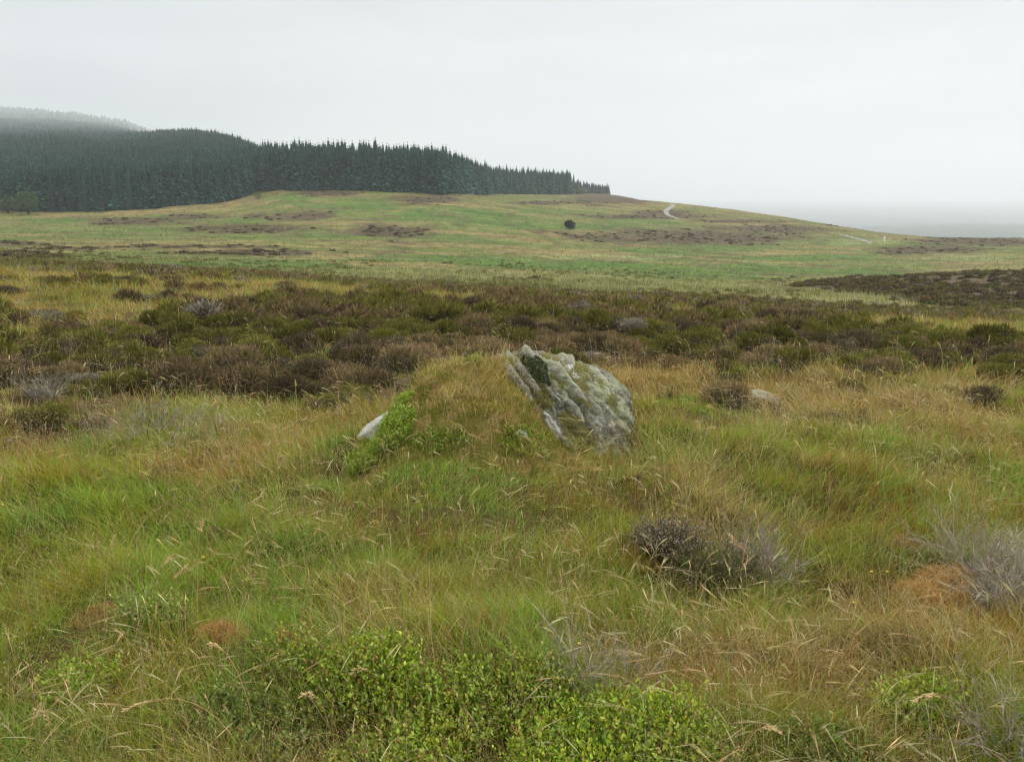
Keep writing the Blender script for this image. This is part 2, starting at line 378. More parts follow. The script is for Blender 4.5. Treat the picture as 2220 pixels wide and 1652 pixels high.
# ------------------------------------------------------------------ ground sheet
def ground():
    thv = np.radians(np.concatenate([np.arange(-180, -46, 4.0), np.linspace(-45, 45, 1000), np.arange(46, 180.1, 4.0)]))
    thv[-1] = math.pi
    lr = np.concatenate([np.linspace(math.log(.25), math.log(20), 150), np.linspace(math.log(20), math.log(560), 560)[1:], np.linspace(math.log(560), math.log(14000), 260)[1:]])
    rr = np.exp(lr); TT, RR = np.meshgrid(thv, rr, indexing='ij')
    X = (np.sin(TT) * RR).ravel(); Y = (np.cos(TT) * RR).ravel(); Z = H(X, Y)
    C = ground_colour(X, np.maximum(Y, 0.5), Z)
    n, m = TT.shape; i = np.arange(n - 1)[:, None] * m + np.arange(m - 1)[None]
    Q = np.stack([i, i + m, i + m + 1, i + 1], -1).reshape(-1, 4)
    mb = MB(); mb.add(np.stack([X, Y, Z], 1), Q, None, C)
    c0 = n * m                                     # close the hub under the camera
    mb2V = np.array([[0, 0, float(H(np.array([0.01]), np.array([0.2]))[0])]])
    mb.add(mb2V, None, None, C_soil)
    k = np.arange(n - 1) * m
    mb.T.append(np.stack([np.full(n - 1, c0), k + m, k], 1))
    o = link('ground', mb.mesh('ground', M_ground, True)); tag(o, kind='structure')
ground()

# ------------------------------------------------------------------ track on the hill
M_track = bpy.data.materials.new('track_gravel'); M_track.use_nodes = True
_t = M_track.node_tree; _b = _t.nodes['Principled BSDF']; _b.inputs['Roughness'].default_value = 1
_n = _t.nodes.new('ShaderNodeTexNoise'); _n.inputs['Scale'].default_value = 1.5; _n.inputs['Detail'].default_value = 5
_g = _t.nodes.new('ShaderNodeNewGeometry'); _t.links.new(_g.outputs['Position'], _n.inputs['Vector'])
_r = _t.nodes.new('ShaderNodeValToRGB'); _r.color_ramp.elements[0].color = (.17, .16, .14, 1); _r.color_ramp.elements[1].color = (.26, .25, .23, 1)
_r.color_ramp.elements[0].position = .35; _r.color_ramp.elements[1].position = .65
_t.links.new(_n.outputs['Fac'], _r.inputs[0]); _t.links.new(_r.outputs[0], _b.inputs['Base Color'])
def track(name, pts, wid):
    P = at([p[0] for p in pts], [p[1] for p in pts], 100)
    s = np.linspace(0, len(P) - 1, 90)
    X = np.interp(s, np.arange(len(P)), P[:, 0]); Y = np.interp(s, np.arange(len(P)), P[:, 1])
    for _ in range(12):
        X[1:-1] = (X[:-2] + X[2:] + 2 * X[1:-1]) / 4; Y[1:-1] = (Y[:-2] + Y[2:] + 2 * Y[1:-1]) / 4
    tx = np.gradient(X); ty = np.gradient(Y); l = np.hypot(tx, ty); nx = -ty / l; ny = tx / l
    V = []; C = []
    ks = [-1, -.55, -.25, .25, .55, 1]
    for k in ks:
        wj = wid / 2 * k * (1 + (.5 * (np.random.default_rng(int(abs(k) * 100 + (k > 0))).random(len(X)) - .5) if abs(k) == 1 else 0)); xx = X + nx * wj; yy = Y + ny * wj
        V.append(np.stack([xx, yy, H(xx, yy) + (0.10 if abs(k) < 1 else 0.02)], 1))
    V = np.stack(V, 1).reshape(-1, 3); q = []
    for i in range(len(s) - 1):
        for j in range(len(ks) - 1):
            a = i * len(ks) + j; q.append((a, a + 1, a + 1 + len(ks), a + len(ks)))
    mb = MB(); mb.add(V, q, None, (.4, .38, .35)); o = link(name, mb.mesh(name, M_track)); tag(o, kind='structure')
track('track', [(1482, 440.5), (1460, 448), (1443, 458), (1446, 466), (1470, 476)], 1.7)
track('track', [(1822, 510), (1858, 518), (1892, 529)], 1.3)

# ------------------------------------------------------------------ conifers
def spruce(seed, nw, nb, fine=True):
    r = np.random.default_rng(seed); mb = MB()
    a = np.linspace(0, 2 * math.pi, 7)[:-1]
    V = [(math.cos(q) * .014, math.sin(q) * .014, -.02) for q in a] + [(0, 0, .96)]
    mb.add(V, None, [(i, (i + 1) % 6, 6) for i in range(6)], (.06, .045, .035))
    k = 8; hs = [.03, .35, .7, .93]; V = []
    for h in hs:
        for q in np.linspace(0, 2 * math.pi, k + 1)[:-1]:
            rr = .11 * (1 - h) ** .85 * (1 + r.normal(0, .15)); V.append((math.cos(q) * rr, math.sin(q) * rr, h))
    Q = [(j * k + i, j * k + (i + 1) % k, (j + 1) * k + (i + 1) % k, (j + 1) * k + i) for j in range(3) for i in range(k)]
    mb.add(V, Q, None, (.018, .046, .038))
    for w in range(nw):
        h = .03 + .95 * (w / (nw - 1)) ** .9; n = nb if h < .8 else max(4, nb - 3)
        Rr = .19 * (1 - h) ** .78 + .006
        th = r.uniform(0, 6.28) + np.arange(n) * 6.283 / n + r.normal(0, .2, n)
        D = np.stack([np.cos(th), np.sin(th), r.normal(.25, .2, n)], 1); D = unit(D)
        L = Rr * r.uniform(.7, 1.25, n); P = np.tile([0, 0, h], (n, 1)) + r.normal(0, .006, (n, 3))
        B = np.tile([0, 0, -.35], (n, 1)) + r.normal(0, .08, (n, 3))
        col = jit((.036, .100, .084), n, .16, .08, r)
        side = unit(np.stack([-D[:, 1], D[:, 0], r.normal(0, .5, n)], 1))
        ribbons(mb, P, D, L, np.maximum(L * (.42 if fine else .6), .016), B, 2 if fine else 1, col, col * 1.2, prof=[.5, 1, .12] if fine else [.9, .3], side=side)
    n = 8; D = np.tile([0, 0, 1.0], (n, 1)) + r.normal(0, .18, (n, 3))
    ribbons(mb, np.tile([0, 0, .95], (n, 1)), unit(D), r.uniform(.01, .03, n), np.full(n, .010), np.zeros((n, 3)), 1, jit((.05, .09, .05), n))
    return mb
SP = [spruce(100 + i, 26, 12) for i in range(5)]
SPm = [s.mesh('spruce_tree', M_spruce) for s in SP]
SPa = [spruce(200 + i, 11, 7, False).arrays() for i in range(4)]
def forest():
    r = np.random.default_rng(5)
    # the front rows: individual trees
    us = np.concatenate([np.linspace(-60, 1236, 290), np.linspace(1244, 1312, 16)])
    k = 0
    for u in us:
        u = u + r.uniform(-1.5, 1.5); d = np.interp(u, FE_X, FE_D) + 9 * (float(fbm(np.array([(u - CX) / FD * 240 / 12]), np.array([20.]), 51, 2)[0]) - .5) + r.uniform(.5, 5)
        if 0 < u < 42 and r.random() < .6: continue
        X = (u - CX) / FD / .985 * d; h = r.normal(12.2, .45) + (r.random() < .04) * .9 * (1 + .08 * (float(fbm(np.array([u / 14.]), np.array([3.3]), 67, 3)[0]) - .5) * 2)
        if u > 959: h = np.interp(u, [959, 1000, 1100, 1232, 1250, 1312], [12.6, 12.6, 12.6, 12.0, 8.5, 6.0]) * r.uniform(.9, 1.1)
        if u < 560: h *= np.interp(u, [0, 60, 120, 560], [.75, .85, 1.0, 1.0])
        o = bpy.data.objects.new('spruce_tree', SPm[k % 5]); k += 1; COL.objects.link(o)
        o.location = (X, d, float(H(X, d)) - .2); o.rotation_euler = (r.normal(0, .02), r.normal(0, .02), r.uniform(0, 6.28))
        s = h * r.uniform(.85, 1.3); o.scale = (s, s, h)
        zone = ['before the hillside block, left of the first dark gap', 'before the hillside block at its middle', 'before the hillside block near its right corner', 'where the edge climbs onto the rise',
                'along the level edge above the meadow', 'along the level edge right of its middle', 'where the edge draws back to the right', 'among the small last trees at the right tip of the wood'][int(np.digitize(u, [180, 380, 560, 620, 800, 985, 1240]))]
        tag(o, 'dark front row spruce ' + zone, 'tree', 'spruces along the front edge of the wood')
    # the mass behind
    mb = MB()
    P = []
    n = 88000
    d = np.exp(r.uniform(math.log(222), math.log(1750), n)); u = r.uniform(-500, 1316, n)
    X = (u - CX) / FD / .985 * d
    keep = (forest_mask(X, d - 2.5) > .5)
    dens = np.where(u < 610, np.clip(1.3 - .15 * (d / 240), .5, 1), .8); keep &= r.random(n) < dens * .95
    X = X[keep]; d = d[keep]; u = u[keep]; n = len(X)
    Z = H(X, d) - .2
    h = r.normal(11.9, .7, n) * (1 + .4 * (fbm(X / 25, d / 25, 61, 3) - .5))
    h = np.where(u > 1232, h * .62, h)
    h = h + (r.random(n) < .03) * 1.0
    wd = h * np.clip(d / 420, 1.0, 2.0)
    pat = fbm(X / 45, d / 60, 63, 3)[:, None]
    tint = (.78 + .75 * (pat - .2)) * (1 + r.normal(0, .2, (n, 1))) * np.array([1, 1, 1]) * (1 + r.normal(0, .06, (n, 3)))
    which = r.integers(0, 4, n)
    for q in range(4):
        s = which == q; tile(mb, SPa[q], np.stack([X, d, Z], 1)[s], r.uniform(0, 6.28, s.sum()), wd[s], tint[s] * 1.05, h[s])
    # far hill in the cloud: scattered dark tree tops
    n = 3500; dd = r.uniform(1900, 3100, n); uu = r.uniform(-500, 480, n); XX = (uu - CX) / FD * dd; ZZ = H(XX, dd)
    V = np.array([[-.3, -.3, 0], [.3, -.3, 0], [.3, .3, 0], [-.3, .3, 0], [0, 0, 1.0]]) * [1, 1, 1]
    tile(mb, (V, np.zeros((0, 4), np.int64), np.array([[0, 1, 4], [1, 2, 4], [2, 3, 4], [3, 0, 4]]), np.tile([.04, .06, .04], (5, 1))),
         np.stack([XX, dd, ZZ - 1], 1), r.uniform(0, 6, n), r.uniform(14, 30, n), None, r.uniform(12, 22, n))
    o = link('spruce_wood', mb.mesh('spruce_wood', M_spruce))
    tag(o, 'dense dark spruce plantation covering the hillside behind its front row', 'wood', kind='stuff')
forest()

def broadleaf(name, px, py, wpx, hpx, label, cols, group=None, seed=0, stem=.12, lobes=5, nl=1500):
    """round crowned tree or scrub: trunk with limbs, crown of leaf clusters in several lobes"""
    r = np.random.default_rng(seed); p = at(px, py, 60)[0]; s = p[1] / FD; Wd = wpx * s; Ht = hpx * s
    e = bpy.data.objects.new(name, None); COL.objects.link(e); e.location = (p[0], p[1], p[2] - .1); tag(e, label, 'tree', group)
    mt = MB(); c = []
    for i in range(lobes):
        a = 6.283 * i / lobes + r.uniform(0, .8); q = r.uniform(.12, .28)
        c.append((math.cos(a) * q * Wd, math.sin(a) * q * Wd, Ht * r.uniform(.38, .68)))
    c.append((0, 0, Ht * .66)); c = np.array(c)
    P = np.zeros((len(c), 3)); P[:, 2] = Ht * .02; D = unit(c); L = np.linalg.norm(c, axis=1)
    for a in (0, 1.57):
        sd = np.tile([math.cos(a), math.sin(a), 0], (len(c), 1)); ribbons(mt, P, D, L, np.full(len(c), Wd * .05), np.zeros((len(c), 3)), 3, np.tile([.08, .06, .05], (len(c), 1)), side=sd)
    link('trunk', mt.mesh('trunk', M_grass), e)
    mc = MB(); k = r.integers(0, len(c), nl); v = unit(r.normal(0, 1, (nl, 3))); q = r.uniform(.55, 1.0, nl) ** .5
    rad = np.array([Wd * .27, Wd * .27, Ht * .32]); pos = c[k] + v * q[:, None] * rad * r.uniform(.8, 1.15, (nl, 1))
    ok = pos[:, 2] > Ht * stem; pos = pos[ok]; v = v[ok]; n = len(pos)
    col = jit(pick(cols, [1] * len(cols), n, r), n, .2, .06, r)
    ribbons(mc, pos, unit(v + r.normal(0, .6, (n, 3))), np.full(n, Wd * .07), np.full(n, Wd * .05), r.normal(0, .2, (n, 3)), 2, col, prof=[.4, 1, .2])
    link('crown', mc.mesh('crown', M_spruce), e)
    return e
GR1 = [(.03, .05, .025), (.045, .07, .03), (.025, .04, .02)]
GR2 = [(.09, .13, .06), (.12, .16, .08), (.07, .10, .05)]
broadleaf('round_tree', 1235, 497, 25, 20, 'small dark round tree standing alone on the green hillside', [(.02, .035, .02), (.03, .045, .022)], seed=1, stem=.05, nl=2200)
broadleaf('scrub_tree', 18, 463, 40, 36, 'pale green bushy tree at the far left foot of the wood', GR2, seed=2)
broadleaf('scrub_tree', 62, 466, 52, 50, 'fresh green tree at the left corner of the spruce edge', [(.06, .10, .04), (.08, .12, .05)], seed=3)
broadleaf('scrub_tree', -40, 462, 60, 44, 'grey green bushy tree at the left edge of the view below the wood', GR2, seed=4)
broadleaf('willow_scrub', 1258, 421, 34, 11, 'pale willow scrub before the last spruces of the wood, left one', [(.15, .19, .12), (.12, .16, .09)], seed=5)
broadleaf('willow_scrub', 1286, 418, 30, 9, 'pale willow scrub before the last spruces of the wood, right one', [(.15, .19, .12), (.12, .16, .09)], seed=6)
broadleaf('small_shrub', 2074, 545, 9, 11, 'tiny dark shrub on the moor below the far right ridge', GR1, seed=7, nl=300)
broadleaf('small_shrub', 560, 434, 18, 18, 'pale shrub at the right corner of the nearer spruce block', GR2, seed=8, nl=600)

# fence along the wood and a marker post
def post(name, px, py, hpx, wpx, col, label, group=None, cat='post'):
    p = at(px, py, 60)[0]; s = p[1] / FD; h = hpx * s; w_ = wpx * s / 2; mb = MB(); V = []
    for zz, q in ((-.3, 1), (h * .96, .95), (h, .7)):
        for a, b in ((-1, -1), (1, -1), (1, 1), (-1, 1)): V.append((a * w_ * q, b * w_ * q, zz))
    Q = [(j * 4 + i, j * 4 + (i + 1) % 4, j * 4 + 4 + (i + 1) % 4, j * 4 + 4 + i) for j in range(2) for i in range(4)] + [(8, 9, 10, 11)]
    mb.add(V, Q, None, col); o = link(name, mb.mesh(name, M_grass), None, tuple(p)); tag(o, label, cat, group); return o
post('marker_post', 1917, 524, 11, 2.6, (.7, .7, .68), 'small white marker post beside the lower end of the track')
for i, (a, b) in enumerate([(440, 451), (487, 444), (525, 441), (545, 439), (345, 464), (400, 460), (560, 438), (585, 410)]):
    post('fence_post', a, b, 7, 1.5, (.28, .25, .22), 'weathered wooden fence post along the foot of the wood', 'fence posts along the wood')

# ------------------------------------------------------------------ the boulder
RC = np.array([0.02, 5.92, 0.08])
PL = [((.30, -.05, .95), .57), ((-.42, -.1, .90), .485), ((-.53, -.05, .85), .50), ((1, -.18, .0), .86), ((.70, -.1, .70), .83),
      ((.22, -.88, .42), .56), ((-.15, -.85, .5), .52), ((0, 1, .25), .52), ((-.9, -.3, .3), .98), ((.45, -.55, .70), .70), ((0, 0, -1), .5), ((.75, -.65, .1), .90)]
def rock_shape(d, planes, p=14, seed=71, groove=.052, size=1.0, ret=False):
    s = np.zeros(len(d))
    for n, o in planes:
        n = np.array(n); n = n / np.linalg.norm(n); s += np.clip(d @ n / o, 0, None) ** p
    r = s ** (-1 / p); P = d * r[:, None]
    def tri(sc_, sd): 
        return (fbm(P[:, 0] / sc_ + 3, P[:, 2] / sc_ + 7, sd, 4) + fbm(P[:, 1] / sc_ + 11, P[:, 2] / sc_ + 1, sd + 5, 4) + fbm(P[:, 0] / sc_, P[:, 1] / sc_ + 5, sd + 9, 4)) / 3 - .5
    q = .80 * P[:, 0] + .56 * P[:, 2] + .12 * P[:, 1]; al = -.56 * P[:, 0] + .8 * P[:, 2] + .3 * P[:, 1]
    g = fbm(q / .07, al / .36, seed + 20, 4); g = 1 - np.abs(g - .5) * 4; g = np.clip(g, -.2, 1)
    g2 = fbm(q / .22, al / .9, seed + 26, 2) - .5
    dr = .035 * size + .09 * size * tri(.33 * size, seed) + .07 * size * tri(.09 * size, seed + 3) + .035 * size * tri(.03 * size, seed + 4) - groove * np.clip(g, 0, 1) * 1.0 + .05 * size * g2
    return (P + d * dr[:, None], g) if ret else P + d * dr[:, None]
def icos(sub):
    import bmesh
    bm = bmesh.new(); bmesh.ops.create_icosphere(bm, subdivisions=sub, radius=1.0)
    V = np.array([v.co[:] for v in bm.verts]); T = np.array([[v.index for v in f.verts] for f in bm.faces]); bm.free(); return V, T
def rockmat(orange=0.0):
    m = bpy.data.materials.new('lichened_rock'); m.use_nodes = True; t = m.node_tree; L = t.links
    b = t.nodes['Principled BSDF']; b.inputs['Roughness'].default_value = .92; b.inputs['Specular IOR Level'].default_value = .15
    g = t.nodes.new('ShaderNodeNewGeometry')
    def noise(s, d=5, ro=.6, vec=None):
        n = t.nodes.new('ShaderNodeTexNoise'); n.inputs['Scale'].default_value = s; n.inputs['Detail'].default_value = d; n.inputs['Roughness'].default_value = ro
        L.new(vec or g.outputs['Position'], n.inputs['Vector']); return n.outputs['Fac']
    def ramp(f, *st):
        r = t.nodes.new('ShaderNodeValToRGB'); L.new(f, r.inputs[0]); e = r.color_ramp.elements
        e[0].position, e[0].color = st[0][0], (*st[0][1], 1); e[1].position, e[1].color = st[-1][0], (*st[-1][1], 1)
        for p, c in st[1:-1]: x = e.new(p); x.color = (*c, 1)
        return r.outputs[0]
    def mixc(f, a, c):
        x = t.nodes.new('ShaderNodeMix'); x.data_type = 'RGBA'; L.new(f, x.inputs[0])
        for s_, k in ((a, 6), (c, 7)):
            if isinstance(s_, tuple): x.inputs[k].default_value = (*s_, 1)
            else: L.new(s_, x.inputs[k])
        return x.outputs[2]
    mp = t.nodes.new('ShaderNodeMapping'); mp.inputs['Rotation'].default_value = (0, math.radians(58), 0); mp.inputs['Scale'].default_value = (1.0, 1, 3.2)
    L.new(g.outputs['Position'], mp.inputs[0])
    st = noise(5, 5, .65, mp.outputs[0])
    base = ramp(noise(11, 9, .75), (.36, (.06, .058, .04)), (.45, (.15, .145, .10)), (.54, (.235, .228, .162)), (.65, (.39, .38, .30)))
    base = mixc(ramp(st, (.42, (0, 0, 0)), (.62, (.5, .5, .5))), base, (.085, .08, .06))
    base = mixc(ramp(noise(3.2, 4, .6), (.50, (0, 0, 0)), (.62, (.7, .7, .7))), base, (.27, .30, .16))       # green-grey lichen
    def cells(s, mult, vec=None):
        v = t.nodes.new('ShaderNodeTexVoronoi'); v.feature = 'DISTANCE_TO_EDGE'; v.inputs['Scale'].default_value = s
        wv = t.nodes.new('ShaderNodeTexNoise'); wv.inputs['Scale'].default_value = 6; wv.inputs['Detail'].default_value = 4; L.new(g.outputs['Position'], wv.inputs['Vector'])
        sc_ = t.nodes.new('ShaderNodeVectorMath'); sc_.operation = 'SCALE'; sc_.inputs['Scale'].default_value = mult; L.new(wv.outputs['Color'], sc_.inputs[0])
        ad_ = t.nodes.new('ShaderNodeVectorMath'); ad_.operation = 'ADD'; L.new(vec or g.outputs['Position'], ad_.inputs[0]); L.new(sc_.outputs[0], ad_.inputs[1]); L.new(ad_.outputs[0], v.inputs['Vector'])
        return v.outputs['Distance']
    crack = cells(3.4, .35, mp.outputs[0])
    base = mixc(ramp(crack, (.0, (.5, .5, .5)), (.022, (0, 0, 0))), base, (.035, .033, .022))
    base = mixc(ramp(noise(34, 4, .6), (.63, (0, 0, 0)), (.68, (.85, .85, .85))), base, (.62, .61, .55))      # pale crusts
    base = mixc(ramp(noise(30, 4, .7), (.60, (0, 0, 0)), (.68, (.8, .8, .8))), base, (.07, .07, .055))        # dark specks
    base = mixc(ramp(noise(4.5, 3, .5, mp.outputs[0]), (.64, (0, 0, 0)), (.70, (.5, .5, .5))), base, (.38, .28, .22))
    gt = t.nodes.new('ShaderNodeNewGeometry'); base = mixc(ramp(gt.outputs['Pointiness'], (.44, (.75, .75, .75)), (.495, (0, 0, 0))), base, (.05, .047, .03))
    base = mixc(ramp(gt.outputs['Pointiness'], (.51, (0, 0, 0)), (.57, (.4, .4, .4))), base, (.44, .43, .34))  # creases darkened, ridges given a painted highlight
    a = t.nodes.new('ShaderNodeAttribute'); a.attribute_name = 'Col'
    sp = t.nodes.new('ShaderNodeSeparateColor'); L.new(a.outputs['Color'], sp.inputs[0])
    base = mixc(sp.outputs[0], base, mixc(noise(60, 3), (.06, .065, .02), (.24, .21, .06)))      # yellow moss
    base = mixc(sp.outputs[1], base, mixc(noise(50, 3), (.010, .018, .006), (.045, .06, .02)))   # dark moss
    base = mixc(sp.outputs[2], base, mixc(noise(40, 3), (.75, .74, .70), (.42, .44, .36)))       # pale bare patches
    if orange: base = mixc(ramp(noise(9, 4, .6), (.50, (0, 0, 0)), (.60, (orange, orange, orange))), base, (.55, .22, .07))
    L.new(base, b.inputs['Base Color'])
    bp = t.nodes.new('ShaderNodeBump'); bp.inputs['Strength'].default_value = .9; bp.inputs['Distance'].default_value = .035
    ad = t.nodes.new('ShaderNodeMath'); ad.operation = 'ADD'; L.new(noise(22, 6, .7), ad.inputs[0]); L.new(st, ad.inputs[1]); ck = t.nodes.new('ShaderNodeMapRange'); ck.inputs[2].default_value = .06; ck.inputs[3].default_value = -.15; ck.inputs[4].default_value = 0; L.new(crack, ck.inputs[0]); a2 = t.nodes.new('ShaderNodeMath'); a2.operation = 'ADD'; L.new(ad.outputs[0], a2.inputs[0]); L.new(ck.outputs[0], a2.inputs[1]); L.new(a2.outputs[0], bp.inputs['Height'])
    L.new(bp.outputs[0], b.inputs['Normal']); return m
M_rock = rockmat(); M_rock_o = rockmat(.5)
def inpoly(px, py, poly):
    m = np.zeros(len(px), bool); n = len(poly)
    for i in range(n):
        x1, y1 = poly[i]; x2, y2 = poly[(i + 1) % n]
        c = ((y1 > py) != (y2 > py)) & (px < (x2 - x1) * (py - y1) / (y2 - y1 + 1e-9) + x1); m ^= c
    return m
dI, TI = icos(7)
RV, GR = rock_shape(dI, PL, ret=True); RV = RV + RC
rpx, rpy = proj(RV[:, 0], RV[:, 1], RV[:, 2]); wob = (fbm(RV[:, 0] / .06, RV[:, 2] / .06, 81, 3) - .5)
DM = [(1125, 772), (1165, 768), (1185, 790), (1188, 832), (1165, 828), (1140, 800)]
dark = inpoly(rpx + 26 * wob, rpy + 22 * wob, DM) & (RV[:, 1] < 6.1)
ms = fbm(RV[:, 0] / .10 + RV[:, 2] / .2, RV[:, 2] / .13, 83, 3)
yel = ((ms > .56) & (rpy > 860 + 40 * wob)) | ((ms > .50) & (rpy > 930)) | inpoly(rpx + 30 * wob, rpy, [(1215, 900), (1240, 880), (1262, 940), (1255, 970), (1225, 950)])
yel |= (GR > .58) & (ms > .46) & (rpx > 1150) & (rpx < 1310)
yel &= ~((rpx > 1285) & (ms < .60))
yel |= inpoly(rpx + 20 * wob, rpy + 20 * wob, [(1178, 830), (1192, 860), (1200, 900), (1178, 890), (1168, 850)])
pale = inpoly(rpx + 16 * wob, rpy + 16 * wob, [(1178, 886), (1190, 884), (1214, 932), (1212, 960), (1196, 945)]) | inpoly(rpx + 14 * wob, rpy, [(1232, 790), (1244, 790), (1256, 818), (1248, 822)]) | (rpx < 900)
pale |= inpoly(rpx + 14 * wob, rpy + 14 * wob, [(1290, 905), (1300, 900), (1303, 922), (1294, 925)])
CI = np.stack([yel * .85 * (~pale), dark * .95, pale * .55], 1)
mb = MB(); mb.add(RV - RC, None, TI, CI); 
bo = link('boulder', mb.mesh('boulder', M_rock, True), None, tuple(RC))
tag(bo, 'large grey lichen covered boulder half buried in a mossy turf mound', 'boulder')

# turf mound over the left of it
MX = [-1.3, -1.12, -1.0, -.92, -.84, -.75, -.6, -.35, -.12, .05, .16, .25, .34, .45, .8]
MZ = [-.25, -.1, 0, .10, .25, .42, .535, .60, .60, .57, .48, .34, .18, 0, -.3]
def mound(X, Y):
    zt = np.interp(X, MX, MZ) + .12 * (fbm(X / .2, Y / .2, 91, 3) - .5)
    yc = 5.88 + .12 * X
    t = np.clip((yc - Y) / .98, 0, 1.3); b = np.clip((Y - yc) / .38, 0, 1.5)
    f = np.where(Y < yc, 1 - t ** 1.75, 1 - b ** 2)
    return zt * f + (f - 1) * .03
def top(X, Y):
    g = H(X, Y); m = mound(X, Y); return np.where((X > -1.3) & (X < .8) & (Y > 4.7) & (Y < 6.5), np.maximum(g, m), g)
def in_rock(X, Y):
    return ((X > .30) & (X < .84) & (Y > 5.38 + .1 * (X > .65)) & (Y < 6.4)) | ((X > -.05) & (X <= .30) & (Y > 5.86) & (Y < 6.4))
xs = np.linspace(-1.3, .8, 190); ys = np.linspace(4.7, 6.45, 170); XX, YY = np.meshgrid(xs, ys, indexing='ij'); X = XX.ravel(); Y = YY.ravel()
Zm = mound(X, Y) + .02 * (fbm(X / .05, Y / .05, 93, 3) - .5)
mpx, mpy = proj(X, Y, Zm)
def blobs(px, py, L):
    m = np.zeros(len(px))
    for (cx, cy, rx, ry) in L: m = np.maximum(m, np.exp(-1.2 * (((px - cx) / rx) ** 2 + ((py - cy) / ry) ** 2) ** 1.5))
    return m
nse = fbm(X / .12, Y / .12, 95, 3)
YM = [(1090, 835, 50, 28), (1150, 860, 40, 18), (1060, 880, 60, 15), (1240, 930, 40, 30)]
cm = lin(125, 112, 60)[None] * (.7 + .6 * nse[:, None]); ym = np.clip(blobs(mpx, mpy, YM) * (1.2 * nse[:, None].T[0] + .5), 0, 1)[:, None]
cm = cm * (1 - ym) + lin(140, 128, 52) * (.7 + .6 * nse[:, None]) * ym
n_, m_ = XX.shape; i = np.arange(n_ - 1)[:, None] * m_ + np.arange(m_ - 1)[None]
mb = MB(); mb.add(np.stack([X, Y, Zm], 1), np.stack([i, i + m_, i + m_ + 1, i + 1], -1).reshape(-1, 4), None, cm)
mo = link('turf_mound', mb.mesh('turf_mound', M_moss, True)); tag(mo, 'mossy turf mound heaped over the left side of the boulder', 'mound')

# smaller rocks
def stone(name, px, py, Y, size, label, planes, seed, redo=0.0, sub=5, pal=0.0):
    x, y, z = sight(px, py, Y); V, T = icos(sub); P = rock_shape(V, planes, 10, seed, .01, .4) * size
    mb = MB(); ms_ = fbm(P[:, 0] / .05, P[:, 2] / .05, seed, 3)
    mb.add(P, None, T, np.stack([ms_ * 0, ms_ * 0, np.full(len(P), pal)], 1)); o = link(name, mb.mesh(name, M_rock_o if pal < .5 else M_rock, True), None, (x, y, z)); EXC.append((x, y - .3, size * .4, .35)); tag(o, label, 'rock'); return o
FLAT = [((.25, -.3, 1), .10), ((-.25, -.2, 1), .12), ((1, 0, .3), .30), ((-1, -.1, .4), .42), ((0, -1, .4), .14), ((0, 1, .2), .3), ((0, 0, -1), .2)]
s1 = stone('half_buried_rock', 1648, 868, 7.3, .48, 'low flat rock with orange lichen among dry grass right of the boulder', FLAT, 301, pal=.1)
TIP = [((-.55, -.1, .8), .13), ((.3, -.2, .9), .2), ((1, 0, .1), .35), ((-1, 0, .2), .33), ((0, -1, .2), .12), ((0, 1, .2), .2), ((0, 0, -1), .35)]
s3 = stone('pale_rock', 838, 928, 5.72, .62, 'pale rock edge poking out behind the bilberry at the left foot of the mound', TIP, 311, pal=.7)
ys_ = np.linspace(4.4, 6.2, 400); sx_, sy_, sz_ = sight(1130, 942, ys_); y_turf = float(ys_[np.argmax(top(sx_, sy_) >= sz_)]) + .01   # where the turf surface lies
s2 = stone('small_stone', 1128, 938, y_turf, .135, 'small white stone showing through the turf below the boulder', FLAT, 307, sub=4, pal=.5)

